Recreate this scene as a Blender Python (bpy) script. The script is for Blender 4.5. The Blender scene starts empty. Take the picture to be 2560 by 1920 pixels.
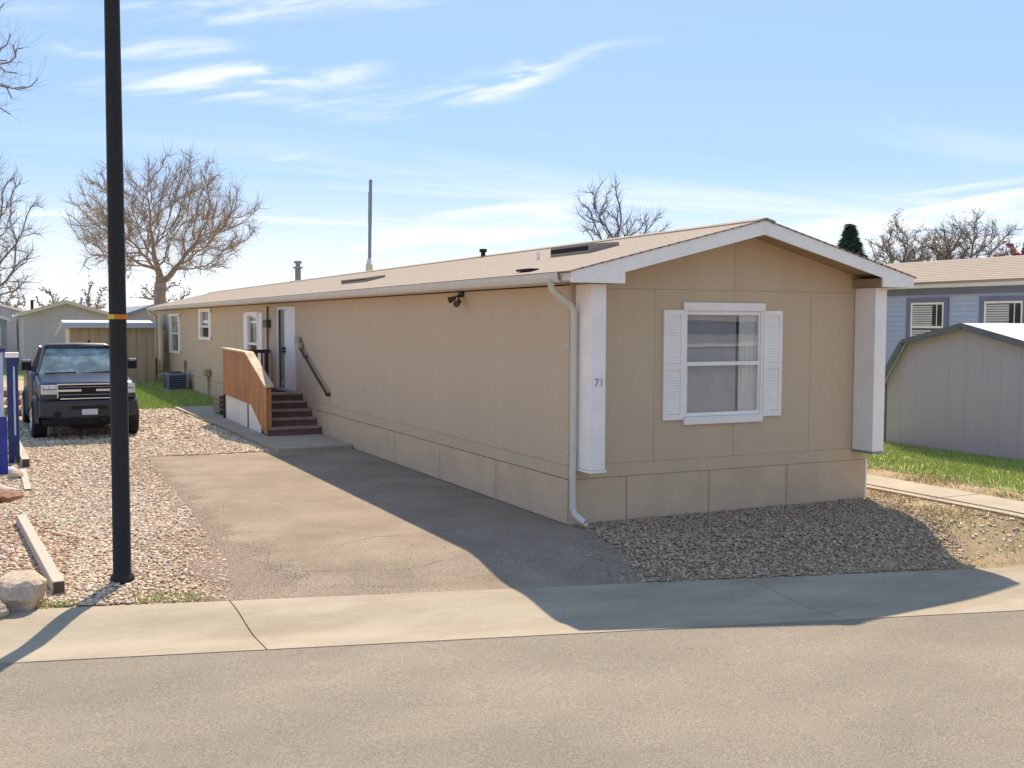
import bpy, math, random
import numpy as np
from mathutils import Matrix, Vector
random.seed(7); rng = np.random.default_rng(7)
R = math.radians
sc = bpy.context.scene
COL = sc.collection
# ------------------------------------------------------------------ camera
cam_d = bpy.data.cameras.new('camera'); cam = bpy.data.objects.new('camera', cam_d); COL.objects.link(cam)
cam_d.lens = 37.24; cam_d.sensor_width = 36; cam_d.clip_start = .1; cam_d.clip_end = 3000
yaw, pitch, roll = R(25.94), R(3.32), R(.196)
fw = Vector((math.sin(yaw)*math.cos(pitch), math.cos(yaw)*math.cos(pitch), -math.sin(pitch)))
rt = Vector((math.cos(yaw), -math.sin(yaw), 0)); up = rt.cross(fw)
r2 = rt*math.cos(roll)+up*math.sin(roll); u2 = up*math.cos(roll)-rt*math.sin(roll)
m = Matrix((r2, u2, -fw)).transposed().to_4x4(); m.translation = Vector((-6.324, -11.371, 2.5)); cam.matrix_world = m
sc.camera = cam
# ------------------------------------------------------------------ light
SUN_AZ, SUN_EL = R(27.0), R(45.8)          # azimuth from +Y towards +X
sun_d = bpy.data.lights.new('sun', 'SUN'); sun_d.energy = 4.7; sun_d.angle = R(.53); sun_d.color = (1, .88, .70)
sun = bpy.data.objects.new('sun', sun_d); COL.objects.link(sun)
sv = Vector((math.sin(SUN_AZ)*math.cos(SUN_EL), math.cos(SUN_AZ)*math.cos(SUN_EL), math.sin(SUN_EL)))
sun.rotation_euler = sv.to_track_quat('Z', 'Y').to_euler(); sun.location = (20, 30, 40)
sc.view_settings.view_transform = 'Standard'; sc.view_settings.look = 'None'
sc.view_settings.exposure = 0.66; sc.view_settings.gamma = 1; sc.view_settings.use_curve_mapping = False

def nd(nt, typ, **kw):
    n = nt.nodes.new(typ)
    for k, v in kw.items():
        if k.startswith('i_'):
            key = k[2:]; key = int(key) if key.isdigit() else key.replace('_', ' ')
            n.inputs[key].default_value = v
        else: setattr(n, k, v)
    return n
def mth(nt, op, a, b=None, c=None, clamp=False):
    n = nt.nodes.new('ShaderNodeMath'); n.operation = op; n.use_clamp = clamp
    for i, v in enumerate((a, b, c)):
        if v is None: continue
        if isinstance(v, (int, float)): n.inputs[i].default_value = v
        else: nt.links.new(v, n.inputs[i])
    return n.outputs[0]
def mixc(nt, f, a, b, mode='MIX'):
    n = nt.nodes.new('ShaderNodeMix'); n.data_type = 'RGBA'; n.blend_type = mode
    for i, v in ((0, f), (6, a), (7, b)):
        if isinstance(v, (int, float)): n.inputs[i].default_value = v
        elif isinstance(v, (tuple, list)): n.inputs[i].default_value = tuple(v)+(1,)*(4-len(v))
        else: nt.links.new(v, n.inputs[i])
    return n.outputs[2]
def smooth(nt, v, a, b, lo=0., hi=1.):
    n = nt.nodes.new('ShaderNodeMapRange'); n.interpolation_type = 'SMOOTHSTEP'
    nt.links.new(v, n.inputs[0])
    for i, x in enumerate((a, b, lo, hi)): n.inputs[i+1].default_value = x
    return n.outputs[0]

world = bpy.data.worlds.new('World'); sc.world = world; world.use_nodes = True
nt = world.node_tree; nt.nodes.clear()
sky = nd(nt, 'ShaderNodeTexSky', sky_type='NISHITA', sun_disc=False, sun_elevation=SUN_EL, sun_rotation=SUN_AZ, altitude=1500, air_density=1.0, dust_density=.6, ozone_density=1.6)
tc = nd(nt, 'ShaderNodeTexCoord'); sep = nd(nt, 'ShaderNodeSeparateXYZ'); nt.links.new(tc.outputs['Generated'], sep.inputs[0])
X_, Y_, Z_ = sep.outputs
zc = mth(nt, 'ADD', mth(nt, 'MAXIMUM', Z_, 0.0), .06)
px = mth(nt, 'DIVIDE', X_, zc); py = mth(nt, 'DIVIDE', Y_, zc)
cb = nd(nt, 'ShaderNodeCombineXYZ'); nt.links.new(px, cb.inputs[0]); nt.links.new(py, cb.inputs[1])
WISPS = [(.20, .213, R(7), .16, .019, 1.15, 1), (.13, .236, R(5), .11, .012, .6, 1), (.40, .210, R(13), .14, .016, 1.15, 1), (.50, .240, R(10), .13, .010, .5, 1), (.35, .203, R(5), .14, .018, .6, 1), (.42, .092, R(9), .16, .022, 1.0, 2), (.36, .07, R(6), .22, .02, 1.0, 2),
         (.84, .10, R(7), .18, .022, 1.2, 2), (.92, .085, R(3), .30, .03, 1.2, 2), (.245, .150, R(8), .03, .006, .5, 1), (.30, .29, R(8), .5, .02, .6, 1), (.30, .206, R(6), .12, .010, .45, 1), (-.3, .25, R(5), .3, .05, .9, 1), (1.5, .25, R(5), .4, .06, .9, 1), (2.6, .3, R(8), .5, .08, .9, 1), (-1.6, .3, R(-5), .5, .08, .9, 1)]
def cloud(rot, sx, sy, scale, detail, lo, hi, dist=.6, off=(0, 0, 0)):
    mp = nd(nt, 'ShaderNodeMapping'); mp.inputs['Rotation'].default_value = (0, 0, rot); mp.inputs['Scale'].default_value = (sx, sy, 1); mp.inputs['Location'].default_value = off
    nt.links.new(cb.outputs[0], mp.inputs[0])
    n = nd(nt, 'ShaderNodeTexNoise', i_Scale=scale, i_Detail=detail, i_Roughness=.62, i_Distortion=dist); nt.links.new(mp.outputs[0], n.inputs['Vector'])
    return smooth(nt, n.outputs[0], lo, hi)
c1 = cloud(R(-20), .35, 1.5, .8, 7, .52, .78, .9, (3.1, 1.7, 0))
c1b = cloud(R(-35), .5, .7, .25, 3, .42, .62, .2, (1.3, 4.2, 0))
c1 = mth(nt, 'MULTIPLY', c1, c1b)
low = cloud(R(-27), .18, 1.0, .9, 6, .40, .72, .5, (7.7, 2.2, 0))
hz = smooth(nt, Z_, .02, .155, 1., 0.)
lowb = mth(nt, 'MULTIPLY', low, smooth(nt, Z_, .07, .20, 1., 0.))
haze = mth(nt, 'MULTIPLY', hz, .72)
az = mth(nt, 'ARCTAN2', X_, Y_); el = mth(nt, 'ARCSINE', Z_)
cf_ = nd(nt, 'ShaderNodeCombineXYZ'); nt.links.new(az, cf_.inputs[0]); nt.links.new(el, cf_.inputs[1])
def fibre(rot, sx, sy, scale, off):
    mp = nd(nt, 'ShaderNodeMapping', vector_type='TEXTURE'); mp.inputs['Rotation'].default_value = (0, 0, rot); mp.inputs['Scale'].default_value = (1/sx, 1/sy, 1); mp.inputs['Location'].default_value = off
    nt.links.new(cf_.outputs[0], mp.inputs[0])
    n = nd(nt, 'ShaderNodeTexNoise', i_Scale=scale, i_Detail=7., i_Roughness=.6, i_Distortion=.8); nt.links.new(mp.outputs[0], n.inputs['Vector']); return n.outputs[0]
fb1 = smooth(nt, fibre(R(9), 2.2, 12, 3.2, (.3, .1, 0)), .40, .72)
fb2 = smooth(nt, fibre(R(4), 1.6, 14, 2.6, (1.3, .6, 0)), .38, .66)
def wisp(a0, e0, rot, ra, re, amt, fb, edge=.9):              # one cirrus streak at its place in the sky
    da = mth(nt, 'SUBTRACT', az, a0); de = mth(nt, 'SUBTRACT', el, e0); c, s_ = math.cos(rot), math.sin(rot)
    p = mth(nt, 'DIVIDE', mth(nt, 'ADD', mth(nt, 'MULTIPLY', da, c), mth(nt, 'MULTIPLY', de, s_)), ra); q = mth(nt, 'DIVIDE', mth(nt, 'SUBTRACT', mth(nt, 'MULTIPLY', de, c), mth(nt, 'MULTIPLY', da, s_)), re)
    d2 = mth(nt, 'ADD', mth(nt, 'MULTIPLY', p, p), mth(nt, 'MULTIPLY', q, q))
    return mth(nt, 'MULTIPLY', mth(nt, 'MULTIPLY', smooth(nt, d2, .05, 1., 1., 0.), amt), fb)
wsp = None
for w_ in WISPS:
    v_ = wisp(*w_[:6], fb1 if w_[6] == 1 else fb2); wsp = v_ if wsp is None else mth(nt, 'MAXIMUM', wsp, v_)
mask = mth(nt, 'MAXIMUM', mth(nt, 'MAXIMUM', wsp, mth(nt, 'MULTIPLY', c1, .85)), mth(nt, 'MAXIMUM', haze, mth(nt, 'MULTIPLY', lowb, .8)))
skyc = mixc(nt, .72, sky.outputs[0], (2.75, 4.15, 6.6, 1))          # thin high veil over the whole dome
mx = mixc(nt, mask, skyc, (7.2, 7.3, 7.4, 1))
bg = nd(nt, 'ShaderNodeBackground', i_Strength=.10); nt.links.new(mx, bg.inputs[0])
wo = nd(nt, 'ShaderNodeOutputWorld'); nt.links.new(bg.outputs[0], wo.inputs[0])

# ------------------------------------------------------------------ materials
def mat(name, base, rough=.8, var=.12, vscale=3., fine=None, bump=0., bscale=40., metallic=0., spec=.3, tint=None, tscale=.6, tamt=.4, island=None, coat=0., stretch=(1, 1, 1), emit=None):
    M = bpy.data.materials.new(name); M.use_nodes = True; t = M.node_tree
    b = t.nodes['Principled BSDF']; b.inputs['Roughness'].default_value = rough; b.inputs['Metallic'].default_value = metallic
    b.inputs['Specular IOR Level'].default_value = spec; b.inputs['Coat Weight'].default_value = coat; b.inputs['Coat Roughness'].default_value = .05
    co = nd(t, 'ShaderNodeTexCoord'); mp = nd(t, 'ShaderNodeMapping'); mp.inputs['Scale'].default_value = stretch; t.links.new(co.outputs['Object'], mp.inputs[0])
    V = mp.outputs[0]
    if island:                                    # list of colours, one at random per separate piece
        g = nd(t, 'ShaderNodeNewGeometry'); r = nd(t, 'ShaderNodeValToRGB'); r.color_ramp.interpolation = 'CONSTANT'
        els = r.color_ramp.elements
        els.remove(els[1]); els[0].position = 0; els[0].color = tuple(island[0])+(1,)
        for i, c in list(enumerate(island))[1:]: els.new(i/len(island)).color = tuple(c)+(1,)
        t.links.new(g.outputs['Random Per Island'], r.inputs[0]); c = r.outputs[0]
    else:
        rgb = nd(t, 'ShaderNodeRGB'); rgb.outputs[0].default_value = tuple(base)+(1,); c = rgb.outputs[0]
    if tint is not None:
        n = nd(t, 'ShaderNodeTexNoise', i_Scale=tscale, i_Detail=5., i_Roughness=.6); t.links.new(V, n.inputs['Vector'])
        c = mixc(t, mth(t, 'MULTIPLY', smooth(t, n.outputs[0], .38, .68), tamt), c, tuple(tint))
    if var:
        n = nd(t, 'ShaderNodeTexNoise', i_Scale=vscale, i_Detail=6., i_Roughness=.65); t.links.new(V, n.inputs['Vector'])
        k = smooth(t, n.outputs[0], .25, .75, 1-var, 1+var)
        c = mixc(t, 1., c, k, 'MULTIPLY')
    if fine:
        n = nd(t, 'ShaderNodeTexNoise', i_Scale=fine[0], i_Detail=3., i_Roughness=.7); t.links.new(V, n.inputs['Vector'])
        c = mixc(t, 1., c, smooth(t, n.outputs[0], .25, .75, 1-fine[1], 1+fine[1]), 'MULTIPLY')
    t.links.new(c, b.inputs['Base Color'])
    if bump:
        n = nd(t, 'ShaderNodeTexNoise', i_Scale=bscale, i_Detail=4., i_Roughness=.65); t.links.new(V, n.inputs['Vector'])
        bp = nd(t, 'ShaderNodeBump', i_Strength=bump, i_Distance=.02); t.links.new(n.outputs[0], bp.inputs['Height']); t.links.new(bp.outputs[0], b.inputs['Normal'])
    return M

TAN = (.605, .45, .295)
M = {}
M['siding'] = mat('tan_siding', TAN, .75, .035, 1.4, fine=(60, .06), bump=.22, bscale=36, stretch=(3, 1, .12), tint=(.57, .42, .275), tscale=.35, tamt=.4)
M['siding_long'] = mat('tan_siding_side', (.585, .445, .30), .75, .025, 1.2, fine=(60, .06), bump=.22, bscale=36, stretch=(1, 2, .15), tint=(.555, .42, .285), tscale=.25, tamt=.4)
M['skirt'] = mat('tan_skirting', (.625, .45, .295), .8, .08, 2, fine=(40, .05), bump=.15, bscale=25, tint=(.56, .405, .27), tscale=1.2, tamt=.5)
M['backing'] = mat('joint_backing', (.40, .30, .21), .9, .05)
M['white'] = mat('white_paint', (.92, .835, .75), .5, .05, 2.5, fine=(30, .03), tint=(.85, .77, .69), tscale=1.5, tamt=.4)
M['offwhite'] = mat('cream_aluminium', (.66, .60, .52), .45, .06, 3, fine=(30, .03))
M['soffit'] = mat('soffit_wood', (.36, .25, .16), .8, .1, 3)
M['shingle'] = mat('tan_shingle', (0.285, 0.217, 0.164), .92, .02, 1.2, fine=(30, .12), bump=.03, bscale=120, spec=.1, island=[(0.356, 0.288, 0.231), (0.353, 0.285, 0.229), (0.360, 0.291, 0.234)])
M['dark'] = mat('dark_void', (.02, .02, .022), .9, .1)
M['bronze'] = mat('brown_metal', (.07, .05, .042), .5, .1)
M['greymetal'] = mat('grey_metal', (.30, .31, .33), .45, .1, 3, metallic=.3)
M['rail'] = mat('dark_stained_wood', (.075, .045, .034), .7, .2, 4, stretch=(6, 1, 6))
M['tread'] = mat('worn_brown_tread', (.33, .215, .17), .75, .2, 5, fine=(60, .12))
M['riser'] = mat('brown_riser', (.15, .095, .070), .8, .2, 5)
M['cedar'] = mat('cedar_board', (.54, .245, .095), .75, .22, 3, fine=(40, .12), stretch=(3, 3, .35), bump=.2, bscale=20, tint=(.36, .17, .07), tscale=2.2, tamt=.7)
M['cap'] = mat('pale_cap_wood', (.66, .48, .32), .8, .2, 5, fine=(50, .15), tint=(.36, .24, .15), tscale=3, tamt=.7)
M['concrete'] = mat('concrete', (0.383, 0.317, 0.231), .9, .10, 1.1, fine=(70, .10), bump=.3, bscale=90, tint=(0.304, 0.239, 0.165), tscale=1.3, tamt=.75, stretch=(.6, 1.7, 1))
M['concrete2'] = mat('pale_concrete_path', (0.405, 0.339, 0.252), .9, .10, 2, fine=(60, .08), bump=.25, bscale=90, tint=(0.340, 0.273, 0.195), tscale=1.5, tamt=.4)
M['road'] = mat('worn_road', (0.300, 0.253, 0.195), .95, .13, .45, fine=(70, .42), bump=.6, bscale=120, spec=.15, tint=(0.244, 0.203, 0.156), tscale=.55, tamt=.32, stretch=(.8, 1.6, 1))
M['asphalt'] = mat('old_asphalt', (0.326, 0.254, 0.186), .95, .18, .9, fine=(55, .40), bump=.7, bscale=100, spec=.15, tint=(0.262, 0.197, 0.144), tscale=.7, tamt=.55)
M['dirt'] = mat('sandy_dirt', (0.468, 0.324, 0.204), .95, .16, 1.5, fine=(60, .22), bump=.5, bscale=60, tint=(0.396, 0.279, 0.185), tscale=.8, tamt=.6)
M['sandgrit'] = mat('sand_grit', (.5, .35, .22), .95, 0, island=[(.56, .41, .28), (.49, .345, .23), (.60, .455, .325), (.45, .315, .21), (.53, .39, .275)])
M['sand'] = mat('washed_sand', (.49, .335, .215), .95, .2, 2.5, fine=(60, .2), bump=.4, bscale=60, tint=(.36, .25, .165), tscale=2.2, tamt=.6)
M['crackfill'] = mat('crack_filler', (.12, .095, .075), .95, .2, 5)
M['pebble_dim'] = mat('shade_dimmed_pebble', (0.336, 0.250, 0.172), .85, .12, 60, island=[(0.403, 0.280, 0.172), (0.336, 0.240, 0.155), (0.493, 0.360, 0.241), (0.280, 0.200, 0.129), (0.381, 0.270, 0.181), (0.314, 0.210, 0.146), (0.202, 0.150, 0.112), (0.448, 0.310, 0.198), (0.538, 0.410, 0.284)])  # grey-brown tones lowered so the colour itself deepens the front bed's shade
M['ground'] = mat('bare_ground', (.30, .25, .17), .95, .2, .08, fine=(3, .15), tint=(.16, .19, .07), tscale=.05, tamt=.7)
M['soil'] = mat('dry_lawn_soil', (0.340, 0.239, 0.135), .95, .2, 1.2, fine=(40, .2), bump=.4, bscale=50, tint=(0.220, 0.202, 0.074), tscale=.9, tamt=.55)
M['lawn'] = mat('lawn_soil', (.26, .27, .09), .95, .25, 2, fine=(40, .25), tint=(.23, .31, .075), tscale=1, tamt=.7)
M['pebble'] = mat('river_pebble', (0.396, 0.279, 0.174), .8, .12, 60, island=[(0.665, 0.511, 0.350), (0.555, 0.407, 0.270), (0.775, 0.636, 0.476), (0.466, 0.344, 0.233), (0.610, 0.469, 0.330), (0.577, 0.375, 0.263), (0.332, 0.260, 0.195), (0.709, 0.531, 0.358), (0.577, 0.469, 0.358), (0.509, 0.396, 0.281), (0.798, 0.668, 0.514), (0.642, 0.447, 0.311)])
M['redstone'] = mat('red_pebble', (0.380, 0.217, 0.156), .85, .12, 60, island=[(0.470, 0.230, 0.163), (0.376, 0.182, 0.129), (0.522, 0.344, 0.240), (0.418, 0.268, 0.189), (0.543, 0.287, 0.206), (0.314, 0.191, 0.138), (0.522, 0.402, 0.292)])
M['boulder'] = mat('boulder_rock', (.56, .43, .30), .9, .25, 5, fine=(40, .15), bump=.6, bscale=14, tint=(.34, .28, .24), tscale=4, tamt=.7)
M['redrock'] = mat('red_flag_rock', (.30, .155, .10), .9, .25, 5, fine=(40, .15), bump=.5, bscale=14)
M['timber'] = mat('weathered_timber', (.52, .45, .36), .9, .2, 6, fine=(50, .2), stretch=(3, .4, 3), bump=.4, bscale=30, tint=(.34, .28, .22), tscale=6, tamt=.6)
M['timber_end'] = mat('dark_timber_end', (.10, .075, .06), .9, .2)
M['pole'] = mat('black_pole', (.032, .029, .028), .62, .08, 3, fine=(50, .06), spec=.15)
M['orange'] = mat('orange_tag', (.62, .20, .02), .6, .15, 30)
M['yellow'] = mat('yellow_tag', (.62, .45, .06), .6, .15, 30)
M['grass'] = mat('grass_blade', (.1, .2, .03), .7, 0, island=[(0.371, 0.474, 0.096), (0.294, 0.397, 0.077), (0.474, 0.538, 0.141), (0.243, 0.320, 0.064), (0.563, 0.512, 0.218), (0.422, 0.512, 0.115), (0.346, 0.422, 0.090)])
M['drygrass'] = mat('dry_grass_blade', (.3, .25, .1), .8, 0, island=[(.48, .37, .19), (.40, .31, .16), (.30, .29, .09), (.52, .41, .23), (.22, .26, .06), (.44, .34, .2)])
M['bark_tan'] = mat('tan_bark', (.31, .25, .19), .9, .2, 4, tint=(.36, .26, .165), tscale=.3, tamt=.6)
M['bark_grey'] = mat('grey_bark', (.24, .21, .195), .9, .2, 4)
M['bark_dark'] = mat('dark_bark', (.16, .14, .14), .9, .2, 4)
M['bud'] = mat('spring_bud', (.3, .22, .1), .8, 0, island=[(.48, .37, .22), (.42, .31, .19), (.52, .42, .25), (.46, .33, .23)])
M['pink'] = mat('pink_blossom', (.5, .12, .16), .8, 0, island=[(.50, .11, .15), (.42, .09, .13), (.56, .2, .23)])
M['needle'] = mat('pine_needle', (.03, .06, .03), .8, 0, island=[(.09, .14, .08), (.12, .17, .09), (.065, .11, .065)])
M['greywall'] = mat('pale_grey_clapboard', (.48, .445, .425), .8, .06, 1, fine=(40, .05), tint=(.44, .405, .385), tscale=.6, tamt=.5)
M['greywall2'] = mat('pale_grey_siding', (.40, .40, .42), .8, .06, 1)
M['whiteroof'] = mat('white_roof', (.72, .71, .68), .6, .06, 1)
M['beige'] = mat('beige_shed_board', (.44, .325, .20), .8, .12, 2, stretch=(4, 4, .3), fine=(30, .08))
M['beigetrim'] = mat('pale_shed_trim', (.62, .54, .42), .7, .08)
M['blueroof'] = mat('blue_grey_roof', (.20, .24, .28), .7, .1, 2)
M['shedroof'] = mat('pale_blue_roof_edge', (.42, .47, .50), .6, .08)
M['bluewall'] = mat('slate_blue_siding', (0.412, 0.441, 0.583), .75, .06, 1.2, fine=(30, .04), stretch=(1, 1, 4))
M['bluetrim'] = mat('dark_blue_trim', (.17, .18, .27), .6, .08)
M['shedgrey'] = mat('grey_shed_board', (0.412, 0.381, 0.412), .8, .03, 2, stretch=(1, 4, .3), fine=(40, .04))
M['shedtrim'] = mat('dark_grey_shed_trim', (.13, .14, .155), .7, .1)
M['shedtop'] = mat('white_shed_shingle', (.66, .66, .60), .8, .1, 3)
M['fenceblue'] = mat('deep_blue_paint', (.035, .05, .30), .55, .15, 4, tint=(.02, .03, .14), tscale=3, tamt=.6)
M['navy'] = mat('navy_post_paint', (.03, .045, .13), .55, .15, 4)
M['paleblue'] = mat('pale_blue_panel', (.42, .49, .72), .6, .12, 3, tint=(.52, .57, .70), tscale=3, tamt=.6)
M['paint'] = mat('dark_blue_car_paint', (.010, .018, .050), .30, .15, 2, coat=.15, spec=.22)
M['paintflank'] = mat('dusty_dark_car_paint', (.035, .036, .040), .42, .2, 2, coat=.3, spec=.4)
M['bumper'] = mat('grey_bumper_paint', (.050, .047, .050), .5, .15, 3)
M['chrome'] = mat('chrome', (.60, .61, .63), .16, .05, metallic=1.)
M['tyre'] = mat('tyre_rubber', (.018, .018, .02), .85, .15, 20)
M['rim'] = mat('alloy_rim', (.42, .42, .43), .35, .1, metallic=.7)
M['lamp'] = mat('headlamp_lens', (.55, .57, .58), .15, .2, 30, spec=.6)
M['plate'] = mat('pale_plate', (.58, .58, .60), .5, .1, 20)
M['reflectglass'] = mat('car_glass_painted_reflection', (.11, .155, .16), .10, .3, 3, spec=.9, tint=(.36, .43, .39), tscale=2.2, tamt=.7)  # pale greenish reflection painted into the windshield colour as soft mottling
M['darkglass'] = mat('side_window_glass', (.02, .024, .028), .06, .1, spec=.8)
M['blind'] = mat('window_blind', (.58, .57, .53), .8, .05)
M['curtain'] = mat('curtain_cloth', (.56, .55, .52), .9, .15, 6, stretch=(8, 1, .3))
M['acblue'] = mat('ac_cabinet', (.19, .20, .23), .6, .1)
M['acdark'] = mat('ac_grille', (.035, .042, .06), .6, .1)
M['mast'] = mat('galvanised_mast', (.26, .30, .33), .55, .12, 2)
M['number'] = mat('grey_number', (.33, .33, .36), .6, 0)
M['door'] = mat('white_door', (.74, .71, .68), .4, .04)
M['doorglass'] = mat('storm_door_dark', (.025, .02, .035), .3, .1)
M['terracotta'] = mat('terracotta_pot', (.30, .12, .07), .8, .2, 6)
def glass():
    g = bpy.data.materials.new('window_glass'); g.use_nodes = True; t = g.node_tree; t.nodes.clear()
    fr = nd(t, 'ShaderNodeFresnel', i_IOR=1.9); tr = nd(t, 'ShaderNodeBsdfTransparent'); tr.inputs[0].default_value = (.97, .97, .97, 1)
    gl = nd(t, 'ShaderNodeBsdfGlossy', i_Roughness=.015); gl.inputs[0].default_value = (.95, .95, .95, 1)
    co = nd(t, 'ShaderNodeTexCoord'); n = nd(t, 'ShaderNodeTexNoise', i_Scale=1.6, i_Detail=1.); t.links.new(co.outputs['Object'], n.inputs['Vector'])
    bp = nd(t, 'ShaderNodeBump', i_Strength=.015, i_Distance=.05); t.links.new(n.outputs[0], bp.inputs['Height']); t.links.new(bp.outputs[0], gl.inputs['Normal'])
    ge = nd(t, 'ShaderNodeNewGeometry'); mx = nd(t, 'ShaderNodeMixShader'); t.links.new(mth(t, 'MULTIPLY', fr.outputs[0], mth(t, 'SUBTRACT', 1., ge.outputs['Backfacing'])), mx.inputs[0]); t.links.new(tr.outputs[0], mx.inputs[1]); t.links.new(gl.outputs[0], mx.inputs[2])
    o = nd(t, 'ShaderNodeOutputMaterial'); t.links.new(mx.outputs[0], o.inputs[0]); return g
M['glass'] = glass()

# ------------------------------------------------------------------ mesh helpers
class MB:
    def __init__(s): s.v = []; s.f = []
    def add(s, vs, fs):
        o = len(s.v); s.v += [tuple(p) for p in vs]; s.f += [tuple(i+o for i in f) for f in fs]; return s
    def box(s, a, b):
        x0, y0, z0 = [min(p, q) for p, q in zip(a, b)]; x1, y1, z1 = [max(p, q) for p, q in zip(a, b)]
        return s.add([(x0, y0, z0), (x1, y0, z0), (x1, y1, z0), (x0, y1, z0), (x0, y0, z1), (x1, y0, z1), (x1, y1, z1), (x0, y1, z1)],
                     [(0, 3, 2, 1), (4, 5, 6, 7), (0, 1, 5, 4), (1, 2, 6, 5), (2, 3, 7, 6), (3, 0, 4, 7)])
    def prism(s, poly, vec):                      # closed polygon of 3-D points swept by vec
        n = len(poly); vec = Vector(vec); P = [Vector(p) for p in poly]; Q = [p+vec for p in P]
        nrm = Vector((0, 0, 0))
        for i in range(n): nrm += P[i].cross(P[(i+1) % n])
        if nrm.dot(vec) > 0: P, Q = Q, P
        return s.add(P+Q, [tuple(range(n)), tuple(reversed(range(n, 2*n)))]+[(i, n+i, n+(i+1) % n, (i+1) % n) for i in range(n)])
    def sheet(s, poly): return s.add(poly, [tuple(range(len(poly)))])
    def tube(s, pts, rad, n=8, cap=True):
        pts = [Vector(p) for p in pts]; k = len(pts); rad = rad if isinstance(rad, (list, tuple)) else [rad]*k
        vs = []; ref = None
        for i, p in enumerate(pts):
            d = (pts[min(i+1, k-1)]-pts[max(i-1, 0)]).normalized()
            if ref is None or abs(d.dot(ref)) > .95: ref = Vector((0, 0, 1)) if abs(d.z) < .9 else Vector((1, 0, 0))
            a = d.cross(ref).normalized(); b = d.cross(a); 
            for j in range(n): t = 2*math.pi*j/n; vs.append(p+(a*math.cos(t)+b*math.sin(t))*rad[i])
        fs = [(i*n+j, i*n+(j+1) % n, (i+1)*n+(j+1) % n, (i+1)*n+j) for i in range(k-1) for j in range(n)]
        if cap: fs += [tuple(range(n)), tuple(reversed(range((k-1)*n, k*n)))]
        return s.add(vs, fs)
    def build(s, name, m, parent=None, smoothf=False, bevel=0., kind=None):
        me = bpy.data.meshes.new(name); me.from_pydata(s.v, [], s.f); me.update()
        return obj(name, me, m, parent, smoothf, bevel, kind)
def obj(name, me, m, parent=None, smoothf=False, bevel=0., kind=None):
    o = bpy.data.objects.new(name, me); COL.objects.link(o)
    if m is not None: me.materials.append(M[m] if isinstance(m, str) else m)
    if parent is not None: o.parent = parent
    if smoothf: me.polygons.foreach_set('use_smooth', [True]*len(me.polygons))
    if bevel:
        b = o.modifiers.new('bevel', 'BEVEL'); b.width = bevel; b.segments = 2; b.limit_method = 'ANGLE'; b.angle_limit = R(40)
    if kind: o['kind'] = kind
    return o
def tag(o, label, cat, group=None):
    o['label'] = label; o['category'] = cat
    if group: o['group'] = group
    return o
def thing(name, label, cat, loc=(0, 0, 0), rz=0., group=None):
    o = bpy.data.objects.new(name, None); COL.objects.link(o); o.location = loc; o.rotation_euler = (0, 0, rz); o.empty_display_size = .3
    return tag(o, label, cat, group)
def bx(a, b, name, m, parent, bevel=0.): return MB().box(a, b).build(name, m, parent, bevel=bevel)
def bulk(name, V, F, m, parent=None, smoothf=False, kind=None):
    V = np.asarray(V, np.float32); F = np.asarray(F, np.int32); me = bpy.data.meshes.new(name)
    k = F.shape[1]; me.vertices.add(len(V)); me.vertices.foreach_set('co', V.ravel()); me.loops.add(F.size); me.loops.foreach_set('vertex_index', F.ravel())
    me.polygons.add(len(F)); me.polygons.foreach_set('loop_start', np.arange(0, F.size, k, dtype=np.int32)); me.polygons.foreach_set('loop_total', np.full(len(F), k, np.int32))
    me.polygons.foreach_set('use_smooth', np.full(len(F), bool(smoothf)))
    me.update(calc_edges=True); me.validate()
    return obj(name, me, m, parent, kind=kind)
def rects_minus(x0, x1, z0, z1, holes):
    rs = [(x0, x1, z0, z1)]
    for hx0, hx1, hz0, hz1 in holes:
        out = []
        for a, b, c, d in rs:
            if hx0 >= b or hx1 <= a or hz0 >= d or hz1 <= c: out.append((a, b, c, d)); continue
            if c < hz0: out.append((a, b, c, hz0))
            if d > hz1: out.append((a, b, hz1, d))
            zc0, zc1 = max(c, hz0), min(d, hz1)
            if a < hx0: out.append((a, hx0, zc0, zc1))
            if b > hx1: out.append((hx1, b, zc0, zc1))
        rs = out
    return rs
def inside(P, poly):
    x, y = P[:, 0], P[:, 1]; r = np.zeros(len(P), bool); n = len(poly)
    for i in range(n):
        x1, y1 = poly[i]; x2, y2 = poly[(i+1) % n]
        if y1 == y2: continue
        r ^= ((y1 > y) != (y2 > y)) & (x < (x2-x1)*(y-y1)/(y2-y1)+x1)
    return r

def drop(x, y):                                   # the street falls gently to the right; the yards slope down to meet it
    dd = np.clip((y-(-2.372-.164*x))/1.3, 0, 1); return -.028*np.clip(x+6.35, 0, 20)*(1-dd*dd*(3-2*dd))
# ------------------------------------------------------------------ setting: ground, road, kerb, drive
def curbf(x): return -3.84-.180*x          # front of the concrete strip (road edge)
def curbb(x): return -2.372-.164*x          # back of the concrete strip
MB().sheet([(-900, -900, -.9), (900, -900, -.9), (900, 900, -.9), (-900, 900, -.9)]).build('ground', 'ground', kind='structure')
yd = [(-60, curbb(-60)), (60, curbb(60)), (60, 140), (-60, 140)]
MB().prism([(x, y, -.012) for x, y in yd], (0, 0, -.9)).build('yard', 'dirt', kind='structure')
far = 70
rmb = MB(); xs_ = [-far, -6.35, 13.65, far]; rz2 = [float(-.062-.028*min(max(x+6.35, 0), 20)) for x in xs_]
for q in range(3): rmb.sheet([(xs_[q], curbf(xs_[q])-9, rz2[q]), (xs_[q+1], curbf(xs_[q+1])-9, rz2[q+1]), (xs_[q+1], curbf(xs_[q+1]), rz2[q+1]), (xs_[q], curbf(xs_[q]), rz2[q])])
rmb.build('road', 'road', kind='structure')
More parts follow.
